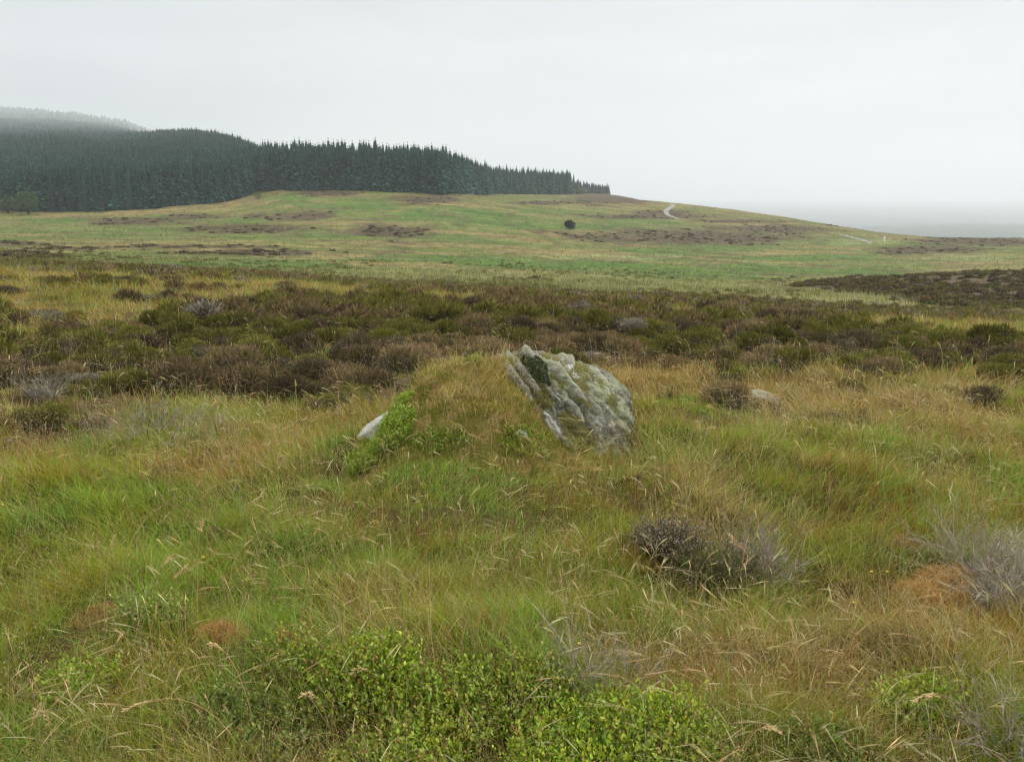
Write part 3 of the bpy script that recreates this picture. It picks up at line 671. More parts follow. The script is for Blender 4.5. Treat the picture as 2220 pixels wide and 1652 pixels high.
# ------------------------------------------------------------------ heather
HK = {'brown': ([(.175, .13, .056), (.135, .11, .038), (.20, .132, .072), (.11, .11, .028)], (.215, .15, .088)),
      'green': ([(.11, .12, .023), (.155, .148, .03), (.085, .085, .02), (.15, .122, .04)], (.20, .185, .045)),
      'grey': ([(.23, .20, .15), (.17, .15, .10), (.13, .12, .06)], (.29, .26, .21)),
      'dark': ([(.090, .062, .038), (.12, .078, .052), (.07, .07, .028)], (.17, .115, .080))}
def heather(kind, seed, nt=2600, lobes=7, ln=.15, w=.028, flower=0):
    r = np.random.default_rng(seed); mb = MB(); cols, tipc = HK[kind]
    dome(mb, 12, 4, .74, .55, (.045, .038, .024), .12, r)  # dark inner core, added to block light through the twigs
    # lumpy outline from several lobes
    a = r.uniform(0, 6.28, lobes); q = r.uniform(.15, .55, lobes); lc = np.stack([np.cos(a) * q, np.sin(a) * q, r.uniform(.12, .34, lobes)], 1); lr = r.uniform(.36, .58, lobes)
    k = r.integers(0, lobes, nt); v = r.normal(0, 1, (nt, 3)); v[:, 2] = np.abs(v[:, 2]) * 1.1 - .15; v = unit(v)
    P = lc[k] + v * (lr[k] * r.uniform(.62, 1.0, nt))[:, None]; P[:, 2] = np.maximum(P[:, 2], -.05)
    D = unit(v * .8 + [0, 0, .55] + r.normal(0, .42, (nt, 3)))
    lobecol = jit(pick(cols, [1] * len(cols), lobes, r), lobes, .1, .04, r)
    col = jit(.55 * lobecol[k] + .45 * pick(cols, [1] * len(cols), nt, r), nt, .22, .06, r)
    tip = jit(.5 * col + .5 * np.array(tipc), nt, .15, .05, r)
    ribbons(mb, P, D, ln * r.uniform(.6, 1.2, nt), np.full(nt, w) * r.uniform(.6, 1.3, nt), r.normal(0, .12, (nt, 3)), 2, col, tip, prof=[.7, 1, .35], rng=r)
    if flower:
        s = r.choice(nt, flower, replace=False); Pf = P[s] + D[s] * (ln * .7); 
        ribbons(mb, Pf, D[s], np.full(flower, ln * .5), np.full(flower, w * 1.0), r.normal(0, .1, (flower, 3)), 2, jit((.26, .18, .18), flower, .2, .08, r), prof=[.8, 1, .4], rng=r)
    return mb
HV = []
for q, kd in enumerate(['brown', 'brown', 'green', 'green', 'grey', 'dark', 'brown', 'green']):
    HV.append((kd, heather(kd, 400 + q, flower=120 if kd == 'brown' else 0).mesh('heather_bush', M_heath)))
HL = {kd: [heather(kd, 500 + 10 * i + q, 70, 4, .42, .16).arrays() for q in range(2)] for i, kd in enumerate(HK)}
KW = {'brown': 'purple brown', 'green': 'olive green', 'grey': 'pale grey dead', 'dark': 'dark brown'}
def place_bush(me, x, y, s, label, group, r, sz=None, name='heather_bush', z=None):
    o = bpy.data.objects.new(name, me); COL.objects.link(o); o.location = (x, y, (float(top(np.array([x]), np.array([y]))[0]) if z is None else z) - .03)
    o.rotation_euler = (0, 0, r.uniform(0, 6.28)); o.scale = (s, s, (s if sz is None else sz)); tag(o, label, 'heather', group); return o
def heathers():
    r = np.random.default_rng(77)
    # candidates spread over the near belt
    n = 14000; D = np.sqrt(r.uniform(7.2 ** 2, 24 ** 2, n)); u = r.uniform(-.8, .8, n); X = u * D; Z = H(X, D)
    px, py, he, be, kn, fa = cover(X, D, Z); ok = (he > .5) & ~((X > -1.3) & (X < .95) & (D < 6.7))
    X, D, px, py = X[ok], D[ok], px[ok], py[ok]
    ch = []; grid = {}
    for i in range(len(X)):
        s = r.uniform(.17, .34) * (1.0 + .012 * D[i]); g = (int(X[i] // .6), int(D[i] // .6)); bad = False
        for a in (-1, 0, 1):
            for b in (-1, 0, 1):
                for (x2, y2, s2) in grid.get((g[0] + a, g[1] + b), ()):
                    if (X[i] - x2) ** 2 + (D[i] - y2) ** 2 < (.56 * (s + s2)) ** 2: bad = True
        if not bad: grid.setdefault(g, []).append((X[i], D[i], s)); ch.append((D[i], X[i], s * (.75 if py[i] < np.interp(px[i], UPX, UPY) - 12 else 1), px[i], py[i]))
    ch.sort(); kn_ = fbm(np.array([c[1] for c in ch]) / 2.2, np.array([c[0] for c in ch]) / 1.6, 87, 3)
    rest = []; cnt = 0
    for c, kz in zip(ch, kn_):
        kz = kz + r.normal(0, .09)
        kd = 'grey' if r.random() < .05 else ('dark' if r.random() < .12 else ('green' if kz > .49 else 'brown'))
        inv = -.02 < c[3] < 2240 and c[4] > np.interp(c[3], UPX, UPY) - 12
        if inv and cnt < 285:
            me = [m for k, m in HV if k == kd]; me = me[r.integers(len(me))]
            where = ['at the left end of the heather belt', 'in the heather belt left of the boulder', 'in the heather belt behind the boulder', 'in the heather belt right of the boulder', 'at the right end of the heather belt'][int(np.digitize(c[3], [330, 820, 1400, 1820]))]
            row = ['front rows', 'middle rows', 'back rows'][int(np.digitize(c[0], [10.5, 13.5]))]
            place_bush(me, c[1], c[0], c[2], KW[kd] + ' heather ' + where + ', ' + row, kd + ' heather in the belt', r, c[2] * (r.uniform(.8, 1.15) if kd != 'grey' else r.uniform(.45, .7))); cnt += 1
        else: rest.append((c[1], c[0], c[2], kd))
    # heather cover farther off: brow belt, low ground, knoll and hillside patches
    mb = MB()
    def scat(n, d0, d1, sel, smin, smax, kinds, pk, zs=.8, tint=1.0):
        D = np.exp(r.uniform(math.log(d0), math.log(d1), n)); u = r.uniform(-.78, .78, n); X = u * D; Z = H(X, D)
        cv = cover(X, D, Z); ok = sel(cv, X, D); X, D, Z = X[ok], D[ok], Z[ok]
        kk = r.choice(len(kinds), len(X), p=np.array(pk) / sum(pk)); s = r.uniform(smin, smax, len(X)); vr = r.integers(0, 2, len(X))
        for a in range(len(kinds)):
            for b in range(2):
                m = (kk == a) & (vr == b); tile(mb, HL[kinds[a]][b], np.stack([X, D, Z - .04], 1)[m], r.uniform(0, 6.28, m.sum()), s[m], tint * (1 + r.normal(0, .13, (m.sum(), 1))) * np.ones(3) , s[m] * zs * r.uniform(.7, 1.2, m.sum()))
    for kd in HK:
        a = np.array([q[:3] for q in rest if q[3] == kd])
        if len(a):
            m0 = [m for k, m in HV if k == kd][0]
            tile(mb, heather(kd, 600, 500, 6, .32, .06).arrays(), np.stack([a[:, 0], a[:, 1], H(a[:, 0], a[:, 1]) - .03], 1), r.uniform(0, 6.28, len(a)), a[:, 2], None, a[:, 2] * .9)
    scat(6000, 17, 60, lambda c, X, D: c[3] > .5, .22, .42, ['brown', 'green', 'dark', 'grey'], [5, 3, 2, .7], .7)
    scat(9000, 38, 118, lambda c, X, D: c[4] > .5, .3, .55, ['brown', 'green', 'dark', 'grey'], [4, 3, 3, .3], .65, .75)
    scat(16000, 60, 330, lambda c, X, D: (c[5] > .6) & (r.random(len(X)) < .55), .4, .85, ['brown', 'dark'], [2, 2], .42, .72)
    scat(9000, 30, 110, lambda c, X, D: (fbm(X / 6, D / 5, 99, 3) > .60) & (c[4] < .1) & (c[3] < .3), .2, .4, ['green', 'brown'], [3, 1], .6, 1.1)
    o = link('heather_cover', mb.mesh('heather_cover', M_heath)); tag(o, 'distant brown heather cover on the low ground, the knoll and the hill patches', 'heather', kind='stuff')
    # bushes that stand alone
    def solo(px, py, wpx, kd, label, v=0, flat=.8):
        p = at(px, py, 2.0, 60)[0]; s = wpx / 2 * p[1] / FD * 1.0; me = [m for k, m in HV if k == kd]; me = me[v % len(me)]; EXC.append((p[0], p[1] - .12, s, s + .15))
        flat = flat * (1.35 if p[1] < 11 else 1.0)
        place_bush(me, p[0], p[1], s, label, None, r, s * flat)
    solo(2120, 872, 100, 'dark', 'dark brown rounded heather bush alone in dry grass at the far right')
    solo(2200, 790, 80, 'dark', 'dark green heather bush at the right edge of the view behind dry grass')
    solo(1575, 870, 130, 'brown', 'purple brown heather bush right behind the low flat rock', flat=.75)
    solo(1440, 868, 75, 'brown', 'small brown heather bush between the boulder and the flat rock', 1, .7)
    solo(1585, 822, 70, 'green', 'green topped heather bush behind the purple brown one right of the boulder', 0, .7)
    solo(1850, 845, 80, 'green', 'grey green heather bush in the dry grass left of the dark one', 1, .7)
    solo(1890, 808, 100, 'brown', 'broad olive heather bush at the lower edge of the belt on the right', 2, .6)
    solo(265, 618, 75, 'dark', 'reddish dark heather bush alone in tan grass on the left slope', 0, .7)
    solo(90, 612, 60, 'green', 'olive heather bush in tan grass near the upper left', 0, .6)
    solo(112, 655, 62, 'green', 'grey green twiggy heather bush in tan grass on the left', 1, .7)
    solo(20, 632, 70, 'dark', 'low dark heather bush at the left edge in tan grass', 0, .5)
    solo(615, 625, 60, 'dark', 'dark heather bush on the brow above the belt, left of centre', 0, .7)
    solo(370, 610, 80, 'brown', 'faded brown heather bush in tan grass on the brow', 1, .55)
    solo(310, 655, 80, 'grey', 'pale grey dead heather bush in the tan grass on the left slope', 0, .55)
    solo(805, 655, 75, 'green', 'olive heather bush standing out on the brow behind the boulder', 1, .8)
    solo(700, 880, 75, 'green', 'green heather bush at the lower edge of the belt left of the boulder', 0, .8)
    solo(80, 912, 150, 'green', 'broad dark green heather bush among dry grass at the left edge', 1, .6)
    solo(200, 925, 110, 'brown', 'purple brown heather bush right of the dark green one at left', 2, .5)
    solo(770, 868, 120, 'green', 'bushy dark green heather left behind the turf mound', 1, .65)
    solo(1460, 652, 24, 'dark', 'small dark heather tuft alone on the green low ground', 0, .8)
heathers()

# near heather with flowers, and dead grey heather, right foreground
def twig_bush(name, x, y, s, n, cols, tipc, label, seed, flower=0, spread=1.0, w=.0035, ln=.16, hgt=.9, leafy=True, cat='heather', group=None):
    r = np.random.default_rng(seed); mb = MB(); z0 = float(top(np.array([x]), np.array([y]))[0]); (EXC.append((x, y - .03, s * .42 * spread, s * .45)) if leafy else None)
    a = r.uniform(0, 6.28, n); q = np.sqrt(r.uniform(0, 1, n)) * .45 * s
    P = np.stack([np.cos(a) * q * spread, np.sin(a) * q, r.uniform(-.02, .05, n)], 1)
    D = unit(np.stack([np.cos(a) * q / s * 1.9, np.sin(a) * q / s * 1.9, np.full(n, .9)], 1) + r.normal(0, .22, (n, 3)))
    L = ln * r.uniform(.7, 1.25, n) * (1.15 - .6 * q / s)
    if not leafy: w = w * 1.5; D = unit(D + r.normal(0, .25, (n, 3)) * [1, 1, .4]); keep = r.random(n) < .5; P, D, L, a, q = P[keep], D[keep], L[keep], a[keep], q[keep]; n = len(P)
    B = r.normal(0, .22 if leafy else .42, (n, 3)); col = jit(pick([c for c in cols], [1] * len(cols), n, r), n, .2, .05, r)
    woody = jit((.10, .08, .065) if leafy else cols[0], n, .2, .04, r)
    ribbons(mb, P, D, L, np.full(n, w), B, 4, woody, None, rng=r)
    ms = MB(); mf = MB()
    for k in range(16 if leafy else 12):                     # side sprigs
        t = r.uniform(.3 if leafy else .2, 1.0, n) ** .8; Pk = P + D * (L * t)[:, None] + B * (L * t * t)[:, None]
        Dk = unit(D + 2 * B * t[:, None] + r.normal(0, .55 if leafy else .7, (n, 3)))
        Lk = ln * (r.uniform(.07, .18, n) if leafy else r.uniform(.12, .42, n))
        ribbons(ms, Pk, Dk, Lk, np.full(n, w * (.8 if leafy else .38)), r.normal(0, .3, (n, 3)), 2, jit(col, n, .15, .05, r), jit((col + np.array(tipc)) / 2, n, .1, .04, r), rng=r, prof=[.6, 1, .4])
        if flower and k < 12:
            m = (t > .66) & (r.random(n) < flower)
            ribbons(mf, Pk[m] + Dk[m] * .01, unit(Dk[m] + [0, 0, .8]), np.full(m.sum(), .009), np.full(m.sum(), w * 1.35), r.normal(0, .2, (m.sum(), 3)), 2, jit((.42, .31, .29), m.sum(), .25, .08, r), rng=r, prof=[.8, 1, .3])
    e = bpy.data.objects.new(name, None); COL.objects.link(e); e.location = (x, y, z0); tag(e, label, cat, group)
    link('stem', mb.mesh('stem', M_heath), e); link('foliage' if leafy else 'twigs', ms.mesh('foliage', M_heath), e)
    if mf.n: link('flowers', mf.mesh('flowers', M_leaf), e)
    return e
GH = [(.10, .13, .03), (.13, .15, .035), (.08, .09, .025), (.15, .13, .05)]
GY = [(.30, .26, .20), (.38, .335, .27), (.22, .18, .13)]
def P2(px, py): p = at(px, py, 1.2, 60)[0]; return p[0], p[1]
x, y = P2(1445, 1215); twig_bush('flowering_heather', x, y, .18, 440, GH, (.11, .11, .05), 'flowering heather bush with pale purple tips in the grass right of centre', 901, flower=.8, spread=1.2, ln=.14)
x, y = P2(1560, 1285); twig_bush('flowering_heather', x, y, .19, 300, GH, (.10, .10, .05), 'low dark end of heather trailing right from the flowering bush', 902, flower=.2, spread=1.4, ln=.17)
x, y = P2(1640, 1262); twig_bush('dead_heather', x, y, .21, 260, [(.26, .21, .17), (.20, .16, .12), (.32, .27, .23)], (.3, .25, .2), 'brownish grey dead heather just right of the flowering bush', 903, spread=1.2, ln=.20, leafy=False, w=.0026)
x, y = P2(2215, 1330); twig_bush('dead_heather', x, y, .33, 420, GY, (.31, .295, .27), 'pale grey dead heather bush at the right edge beside orange moss', 904, spread=.9, ln=.22, leafy=False, w=.003)
x, y = P2(2110, 1235); twig_bush('dead_heather', x, y, .30, 260, GY, (.31, .295, .27), 'small grey dead twigs just above the orange moss cushion', 905, spread=1.0, ln=.2, leafy=False, w=.0026)
x, y = P2(1255, 1490); twig_bush('dead_heather', x, y, .14, 90, GY, (.31, .295, .27), 'grey dead twigs sticking up behind the bilberry, left one', 906, spread=.9, ln=.16, leafy=False, w=.0026)
x, y = P2(1345, 1500); twig_bush('dead_heather', x, y, .18, 90, GY, (.31, .295, .27), 'grey dead twigs sticking up behind the bilberry, right one', 907, spread=1.2, ln=.12, leafy=False, w=.0026)
x, y = P2(2190, 1640); twig_bush('dead_heather', x, y, .22, 130, GY, (.31, .295, .27), 'grey dead twigs in the bottom right corner', 908, spread=.8, ln=.16, leafy=False, w=.0026)
x, y = P2(95, 865); twig_bush('dead_heather', x, y, .25, 160, [(.22, .20, .17), (.18, .16, .13)], (.26, .24, .2), 'pale grey dead heather at the left edge in the belt', 909, ln=.14, leafy=False, w=.006)
x, y = P2(345, 955); twig_bush('dead_heather', x, y, .9, 420, [(.24, .21, .16), (.20, .17, .12)], (.26, .23, .18), 'wide pale grey dead heather below the belt left of the boulder', 910, spread=1.3, ln=.17, leafy=False, w=.005)

# ------------------------------------------------------------------ bilberry
def bilberry(name, x, y, rx, ry, n, label, seed, h=.2, leaf=.0125, cols=None, dens=1, group=None, zoff=0):
    EXC.append((x, y, rx * 1.0, ry * 1.05))
    r = np.random.default_rng(seed); st = MB(); lf = MB(); n = int(n * 2.2)
    cols = cols or [(.27, .36, .012), (.20, .30, .010), (.35, .40, .018), (.13, .21, .010)]
    a = r.uniform(0, 6.28, n); q = np.sqrt(r.uniform(0, 1, n)) * (1 + .25 * (fbm(np.cos(a) * 2 + seed, np.sin(a) * 2, 3, 2) - .5)); X = np.cos(a) * q * rx; Y = np.sin(a) * q * ry
    z = top(X + x, Y + y); z0 = float(top(np.array([x]), np.array([y]))[0])
    P = np.stack([X, Y, z - z0 - .01], 1)
    L = h * r.uniform(.65, 1.15, n) * (1.1 - .45 * q ** 2) * (.75 + .5 * fbm((X + x) / .16, (Y + y) / .16, 101, 2))
    D = unit(np.stack([np.cos(a) * q * .35, np.sin(a) * q * .35, np.ones(n)], 1) + r.normal(0, .16, (n, 3))); B = r.normal(0, .15, (n, 3))
    ribbons(st, P, D, L, np.full(n, .0022), B, 3, jit((.13, .15, .05), n), rng=r)
    sc_ = pick(cols, [4, 4, 3, 2][:len(cols)], n, r); hue = fbm((X + x) / .25, (Y + y) / .25, 105, 2)[:, None]
    sc_ = sc_ * (.8 + .5 * hue)
    red = (r.random(n) < .09)
    for k in range(int(11 * dens)):
        t = r.uniform(.25, 1.0, n); Pk = P + D * (L * t)[:, None] + B * (L * t * t)[:, None]
        b = r.uniform(0, 6.28, n); Dk = unit(np.stack([np.cos(b), np.sin(b), r.uniform(.6, 2.4, n)], 1)); Lk = leaf * np.clip(r.normal(.95, .28, n), .4, 1.7)
        side = unit(np.cross(Dk, np.array([0, 0, 1.0])) + r.normal(0, .25, (n, 3)))
        c = jit(sc_, n, .14, .06, r); rr = red & (r.random(n) < .6) | (r.random(n) < .012)
        c = np.where(rr[:, None], jit(pick([(.36, .12, .05), (.38, .25, .06), (.30, .16, .05)], [1, 2, 2], n, r), n, .2, .05, r), c)
        ribbons(lf, Pk, Dk, Lk, Lk * r.uniform(.5, .62, n), np.tile([0, 0, -.12], (n, 1)), 3, c, prof=[.18, .95, .85, .12], side=side, rng=r)
    e = bpy.data.objects.new(name, None); COL.objects.link(e); e.location = (x, y, z0); tag(e, label, 'bilberry', group)
    link('stem', st.mesh('stem', M_grass), e); link('leaves', lf.mesh('leaves', M_leaf), e)
BY = [(.25, .33, .018), (.20, .30, .015), (.33, .33, .03), (.14, .21, .014)]
DK = [(.10, .15, .015), (.14, .19, .02), (.18, .22, .025)]
x, y = P2(800, 1500); bilberry('bilberry_bush', x, y, .17, .15, 420, 'rounded bright green bilberry bush at the bottom, left of centre', 1001, h=.16)
x, y = P2(1295, 1660); bilberry('bilberry_bush', x, y, .26, .20, 900, 'large bright green bilberry patch at the bottom edge, right of the bare twigs', 1002, h=.14)
x, y = P2(1120, 1540); bilberry('bilberry_bush', x, y, .17, .12, 330, 'yellow green bilberry behind the large patch at the bottom', 1003, h=.15, cols=BY)
x, y = P2(960, 1590); bilberry('bilberry_bush', x, y, .17, .13, 330, 'yellow green bilberry between the rounded bush and the large patch', 1004, h=.15, cols=BY)
x, y = P2(860, 1680); bilberry('bilberry_bush', x, y, .20, .12, 380, 'bilberry in brownish green leaf at the bottom edge below the rounded bush', 1005, h=.14, cols=BY)
x, y = P2(1450, 1640); bilberry('bilberry_bush', x, y, .12, .12, 260, 'green bilberry at the right end of the bottom patch', 1006, h=.17)
x, y = P2(1800, 1660); bilberry('bilberry_bush', x, y, .14, .10, 120, 'dark green bilberry under grass at the bottom, right of the large patch', 1007, h=.12, cols=DK)
x, y = P2(1985, 1550); bilberry('bilberry_bush', x, y, .12, .08, 160, 'yellow green bilberry sprigs in grass at the lower right', 1008, h=.14)
x, y = P2(330, 1365); bilberry('bilberry_bush', x, y, .13, .07, 150, 'low bilberry sprigs among straw at the lower left', 1009, h=.14, cols=[(.17, .24, .02), (.22, .28, .03), (.13, .18, .02)])
x, y = P2(170, 1500); bilberry('bilberry_bush', x, y, .12, .08, 110, 'bilberry sprigs in long grass at the bottom left', 1010, h=.12)
x, y = P2(640, 1460); bilberry('bilberry_bush', x, y, .10, .08, 120, 'small bilberry sprigs left of the rounded bush', 1011, h=.15, cols=BY)
x, y = P2(560, 1600); bilberry('bilberry_bush', x, y, .2, .12, 260, 'thin bilberry among grass at the bottom, well left of the rounded bush', 1012, h=.12, cols=DK)
for (cx, yy, rx, ry, n, h, lb, sd) in [(-.82, 5.24, .15, .20, 520, .11, 'bright green bilberry covering the left flank of the turf mound', 1020),
                                   (-.96, 5.12, .14, .14, 380, .11, 'bright green bilberry at the left foot of the turf mound', 1021),
                                   (-.80, 5.46, .09, .12, 220, .10, 'upright bilberry at the left shoulder of the turf mound', 1022),
                                   (.10, 5.12, .18, .08, 60, .10, 'bilberry sprigs in front of the boulder below the small white stone', 1023),
                                   (-.45, 5.08, .20, .08, 60, .08, 'bilberry sprigs at the middle of the turf mound foot', 1024),
                                   (-.30, 5.88, .05, .04, 30, .06, 'tiny bright sprig on top of the turf mound', 1025)]:
    bilberry('bilberry_bush', cx, yy, rx, ry, int(n * 1.5), lb, sd, h=h, leaf=.0125, cols=[(.20, .30, .015), (.26, .35, .02), (.14, .22, .012), (.30, .36, .03)])

# orange moss cushions
def cushion(px, py, wpx, hpx, label, col, seed, h=.07):
    r = np.random.default_rng(seed); x, y = P2(px, py); s = y / FD; rx = wpx / 2 * s; EXC.append((x, y, rx, rx)); EXC.append((x, y - .16, rx * .9, rx + .1)); ry = rx * .8; n = 46; mb = MB()
    g = np.linspace(-1, 1, n); A, B = np.meshgrid(g, g, indexing='ij'); q = np.hypot(A, B); X = A * rx * 1.1; Y = B * ry * 1.1
    zz = top((X + x).ravel(), (Y + y).ravel()).reshape(n, n); z0 = float(top(np.array([x]), np.array([y]))[0])
    lum = fbm((X + x) / .07, (Y + y) / .07, seed, 3) * 1.5 - .25
    Z = zz - z0 + h * (1 - np.clip(q, 0, 1.4) ** 2) * (.5 + lum) - .015
    c = np.array(col)[None] * (.6 + .8 * lum.ravel()[:, None]); i = np.arange(n - 1)[:, None] * n + np.arange(n - 1)[None]
    mb.add(np.stack([X, Y, Z], -1).reshape(-1, 3), np.stack([i, i + n, i + n + 1, i + 1], -1).reshape(-1, 4), None, c)
    k = int(9000 * rx * ry / .04) + 400; a = r.uniform(0, 6.28, k); qq = np.sqrt(r.uniform(0, 1, k)); fx = np.cos(a) * qq; fy = np.sin(a) * qq
    ix = np.clip(((fx / 1.1 + 1) / 2 * (n - 1)).astype(int), 0, n - 1); iy = np.clip(((fy / 1.1 + 1) / 2 * (n - 1)).astype(int), 0, n - 1)
    P = np.stack([fx * rx * 1.12, fy * ry * 1.12, Z[ix, iy] - .003], 1); D = unit(r.normal(0, .6, (k, 3)) + [0, 0, .8])
    cc = jit(np.array(col), k, .28, .10, r); ribbons(mb, P, D, np.full(k, .022) * r.uniform(.4, 1.6, k), np.full(k, .0045), r.normal(0, .2, (k, 3)), 1, cc, cc * 1.25, rng=r)
    o = link('moss_cushion', mb.mesh('moss_cushion', M_moss), None, (x, y, z0)); tag(o, label, 'moss')
OR = (.46, .29, .10)
cushion(2040, 1290, 190, 60, 'bright orange moss cushion beside the grey dead heather', OR, 1101, .09)
cushion(1395, 1215, 95, 40, 'yellow orange moss cushion at the foot of the flowering heather', (.34, .23, .06), 1102, .06)
cushion(480, 1375, 110, 40, 'orange moss cushion with straw in the lower left', (.38, .22, .08), 1103, .05)
cushion(210, 1350, 120, 45, 'brownish orange moss cushion by the low bilberry at lower left', (.30, .19, .08), 1104, .05)
cushion(1010, 1600, 70, 60, 'orange moss in the gap of the bottom bilberry patch', (.40, .25, .09), 1105, .05)
cushion(620, 1400, 90, 35, 'russet moss left behind the rounded bilberry bush', (.32, .16, .07), 1106, .05)
cushion(1960, 1185, 80, 30, 'small rust moss patch above the orange cushion', (.34, .18, .07), 1107, .04)

# ------------------------------------------------------------------ grass
CG = {'green': lin(114, 158, 34), 'blue': lin(136, 176, 82), 'olive': lin(142, 148, 36), 'straw': lin(206, 190, 128), 'tan': lin(180, 154, 92), 'brown': lin(140, 110, 52), 'russet': lin(170, 120, 64), 'grey': lin(160, 154, 132)}
KEYS = list(CG); PAL = np.array([CG[k] for k in KEYS])
def grass_probs(X, Y, Z):
    px, py = proj(X, Y, Z); n = len(X)
    g1 = fbm(X / .55, Y / .55, 111, 3); g2 = fbm(X / 1.6, Y / 1.6, 113, 3); g3 = fbm(X / .3, Y / .3, 117, 2)
    wv = 60 * (g2 - .5)
    dry = np.interp(py + wv, [600, 780, 900, 960, 1040, 1150, 1300, 1500, 1650], [.6, .6, .68, .45, .10, .04, .07, .15, .22])
    dry = np.where(px > 1450, np.interp(py + wv, [600, 780, 900, 960, 1060, 1180, 1300, 1500, 1650], [.7, .7, .72, .58, .22, .13, .15, .18, .22]), dry)
    dry = np.clip(dry + 1.9 * (g2 - .5) + 1.6 * (g1 - .5), .04, .97)
    yel = sst(.35, .65, g3)
    p = np.zeros((n, len(KEYS)))
    p[:, 0] = (1 - dry) * (1.1 - .5 * yel); p[:, 1] = (1 - dry) * .5 * (1 - yel); p[:, 2] = (1 - dry) * (.4 + .7 * yel) + dry * .25
    p[:, 3] = dry * .50 + .05; p[:, 4] = dry * .60 + .03; p[:, 5] = dry * .42 + .05; p[:, 6] = dry * .2 * sst(.45, .65, g1); p[:, 7] = dry * .16
    g4 = sst(.54, .68, fbm(X / .7 + 9, Y / .5, 119, 3)); p[:, 6] += .28 * g4; p[:, 5] += .35 * g4; p[:, 0] *= 1 - .6 * g4; p[:, 3] *= 1 - .4 * g4
    # left slope: warm tan; the mound: straw and russet
    l = (py < 765) & (Y > 9); sp_ = sst(.42, .6, g2[l]); p[l, 0] += .35 * sp_; p[l, 2] *= .5; p[l, 3] *= .5; p[l, 4] += .18; p[l, 5] += .75; p[l, 2] += .14; p[l, 7] += .25; p[l, 6] *= .5
    m = (X > -1.2) & (X < .8) & (Y > 4.75) & (Y < 6.4) & (Z > .1)
    mt = m & (py < 900); p[mt, 3] += 1.5; p[mt, 4] += .5; p[mt, 2] += .3; p[mt, 5] *= .3; p[mt, 6] *= .3; p[mt, 6] += .02; p[mt, 0] *= .15; p[mt, 1] *= .1
    mf = m & (py >= 900); p[mf, 6] += .06; p[mf, 2] += .35; p[mf, 5] += .1
    return p / p.sum(1, keepdims=True), dry, px, py
def choose(p, r):
    c = p.cumsum(1); u = r.random(len(p))[:, None]; return (u > c).sum(1).clip(0, p.shape[1] - 1)
def excluded(X, Y, keep, r):
    m = np.zeros(len(X), bool)
    for (x, y, rx, ry) in EXC: m |= ((X - x) / rx) ** 2 + ((Y - y) / ry) ** 2 < 1
    return m & (r.random(len(X)) > keep)
def field(name, nt, bpt, d0, d1, pw, Lr, w0, label, seed, spread=.045, S=3, sel=None, wexp=.6, lean=.45, bend=.35, umax=.82, dref=3.0, expmix=.55, tone=1.0):
    r = np.random.default_rng(seed); mb = MB()
    # distance density  ~ d^(1-pw)
    k = 2 - pw; u01 = r.random(nt); D = (d0 ** k + u01 * (d1 ** k - d0 ** k)) ** (1 / k) if abs(k) > 1e-6 else d0 * (d1 / d0) ** u01
    X = r.uniform(-umax, umax, nt) * (D + 1.9)
    Z = top(X, D); ok = ~in_rock(X, D)
    p, dry, px, py = grass_probs(X, D, Z)
    ok &= ~excluded(X, D, .20, r)
    if sel is not None: ok &= sel(X, D, Z, px, py, r)
    X, D, Z, p = X[ok], D[ok], Z[ok], p[ok]; nt = len(X)
    tk = choose(p, r); th = r.uniform(.6, 1.25, nt) * (.7 + .6 * fbm(X / .5, D / .5, 121, 2)) 
    onm = (X > -1.2) & (X < .6) & (D > 4.9) & (D < 6.3) & (Z > .12); th = np.where(onm, th * np.where(Z > .42, .85, .6), th); fr = (X > -1.3) & (X < 1.0) & (D > 4.0) & (D < 5.2); th = np.where(fr, th * .6, th); flat_ = (X > 1.3) & (X < 2.6) & (D > 6.2) & (D < 7.3); th = np.where(flat_, th * .6, th)
    ln_dir = r.uniform(0, 6.28, nt) * .4 + 6.28 * fbm(X / 2.5, D / 2.5, 125, 2)
    n = nt * bpt; T = np.repeat(np.arange(nt), bpt)
    a = r.uniform(0, 6.28, n); q = np.abs(r.normal(0, spread, n)) * (1 + .1 * D[T]) ** .5
    x = X[T] + np.cos(a) * q; y = D[T] + np.sin(a) * q; z = top(x, y) - .01
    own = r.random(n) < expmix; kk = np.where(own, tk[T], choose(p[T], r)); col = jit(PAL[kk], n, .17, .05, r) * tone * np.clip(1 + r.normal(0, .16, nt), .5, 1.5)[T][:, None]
    dl = th[T] * r.uniform(.55, 1.1, n) * r.uniform(Lr[0], Lr[1], n)
    out = np.stack([np.cos(a), np.sin(a), np.zeros(n)], 1) * (lean * r.uniform(.2, 1.2, n))[:, None]
    out[:, 0] += .22 * np.cos(ln_dir[T]); out[:, 1] += .22 * np.sin(ln_dir[T])
    Dv = unit(out + [0, 0, 1.0]); B = out * bend * 1.6 + np.array([0, 0, -.16]) + r.normal(0, .09, (n, 3))
    W = w0 * r.uniform(.6, 1.3, n) * (np.maximum(y, 1.5) / dref) ** wexp
    tipc = np.where((kk < 3)[:, None], col * .55 + CG['straw'] * .45, col); tipc = np.where((r.random(n) < .5)[:, None], col, tipc)
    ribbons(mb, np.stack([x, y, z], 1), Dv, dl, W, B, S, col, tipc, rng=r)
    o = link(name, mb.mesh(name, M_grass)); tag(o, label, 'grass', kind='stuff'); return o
def notheath(X, Y, Z, px, py, r):
    c = cover(X, Y, Z); return (c[2] < .5) | (r.random(len(X)) < .11)
field('moor_grass', 33000, 15, 1.15, 9.5, 1.5, (.095, .23), .0021, 'soft green and straw moor grass filling the foreground round the boulder', 1201, sel=notheath)
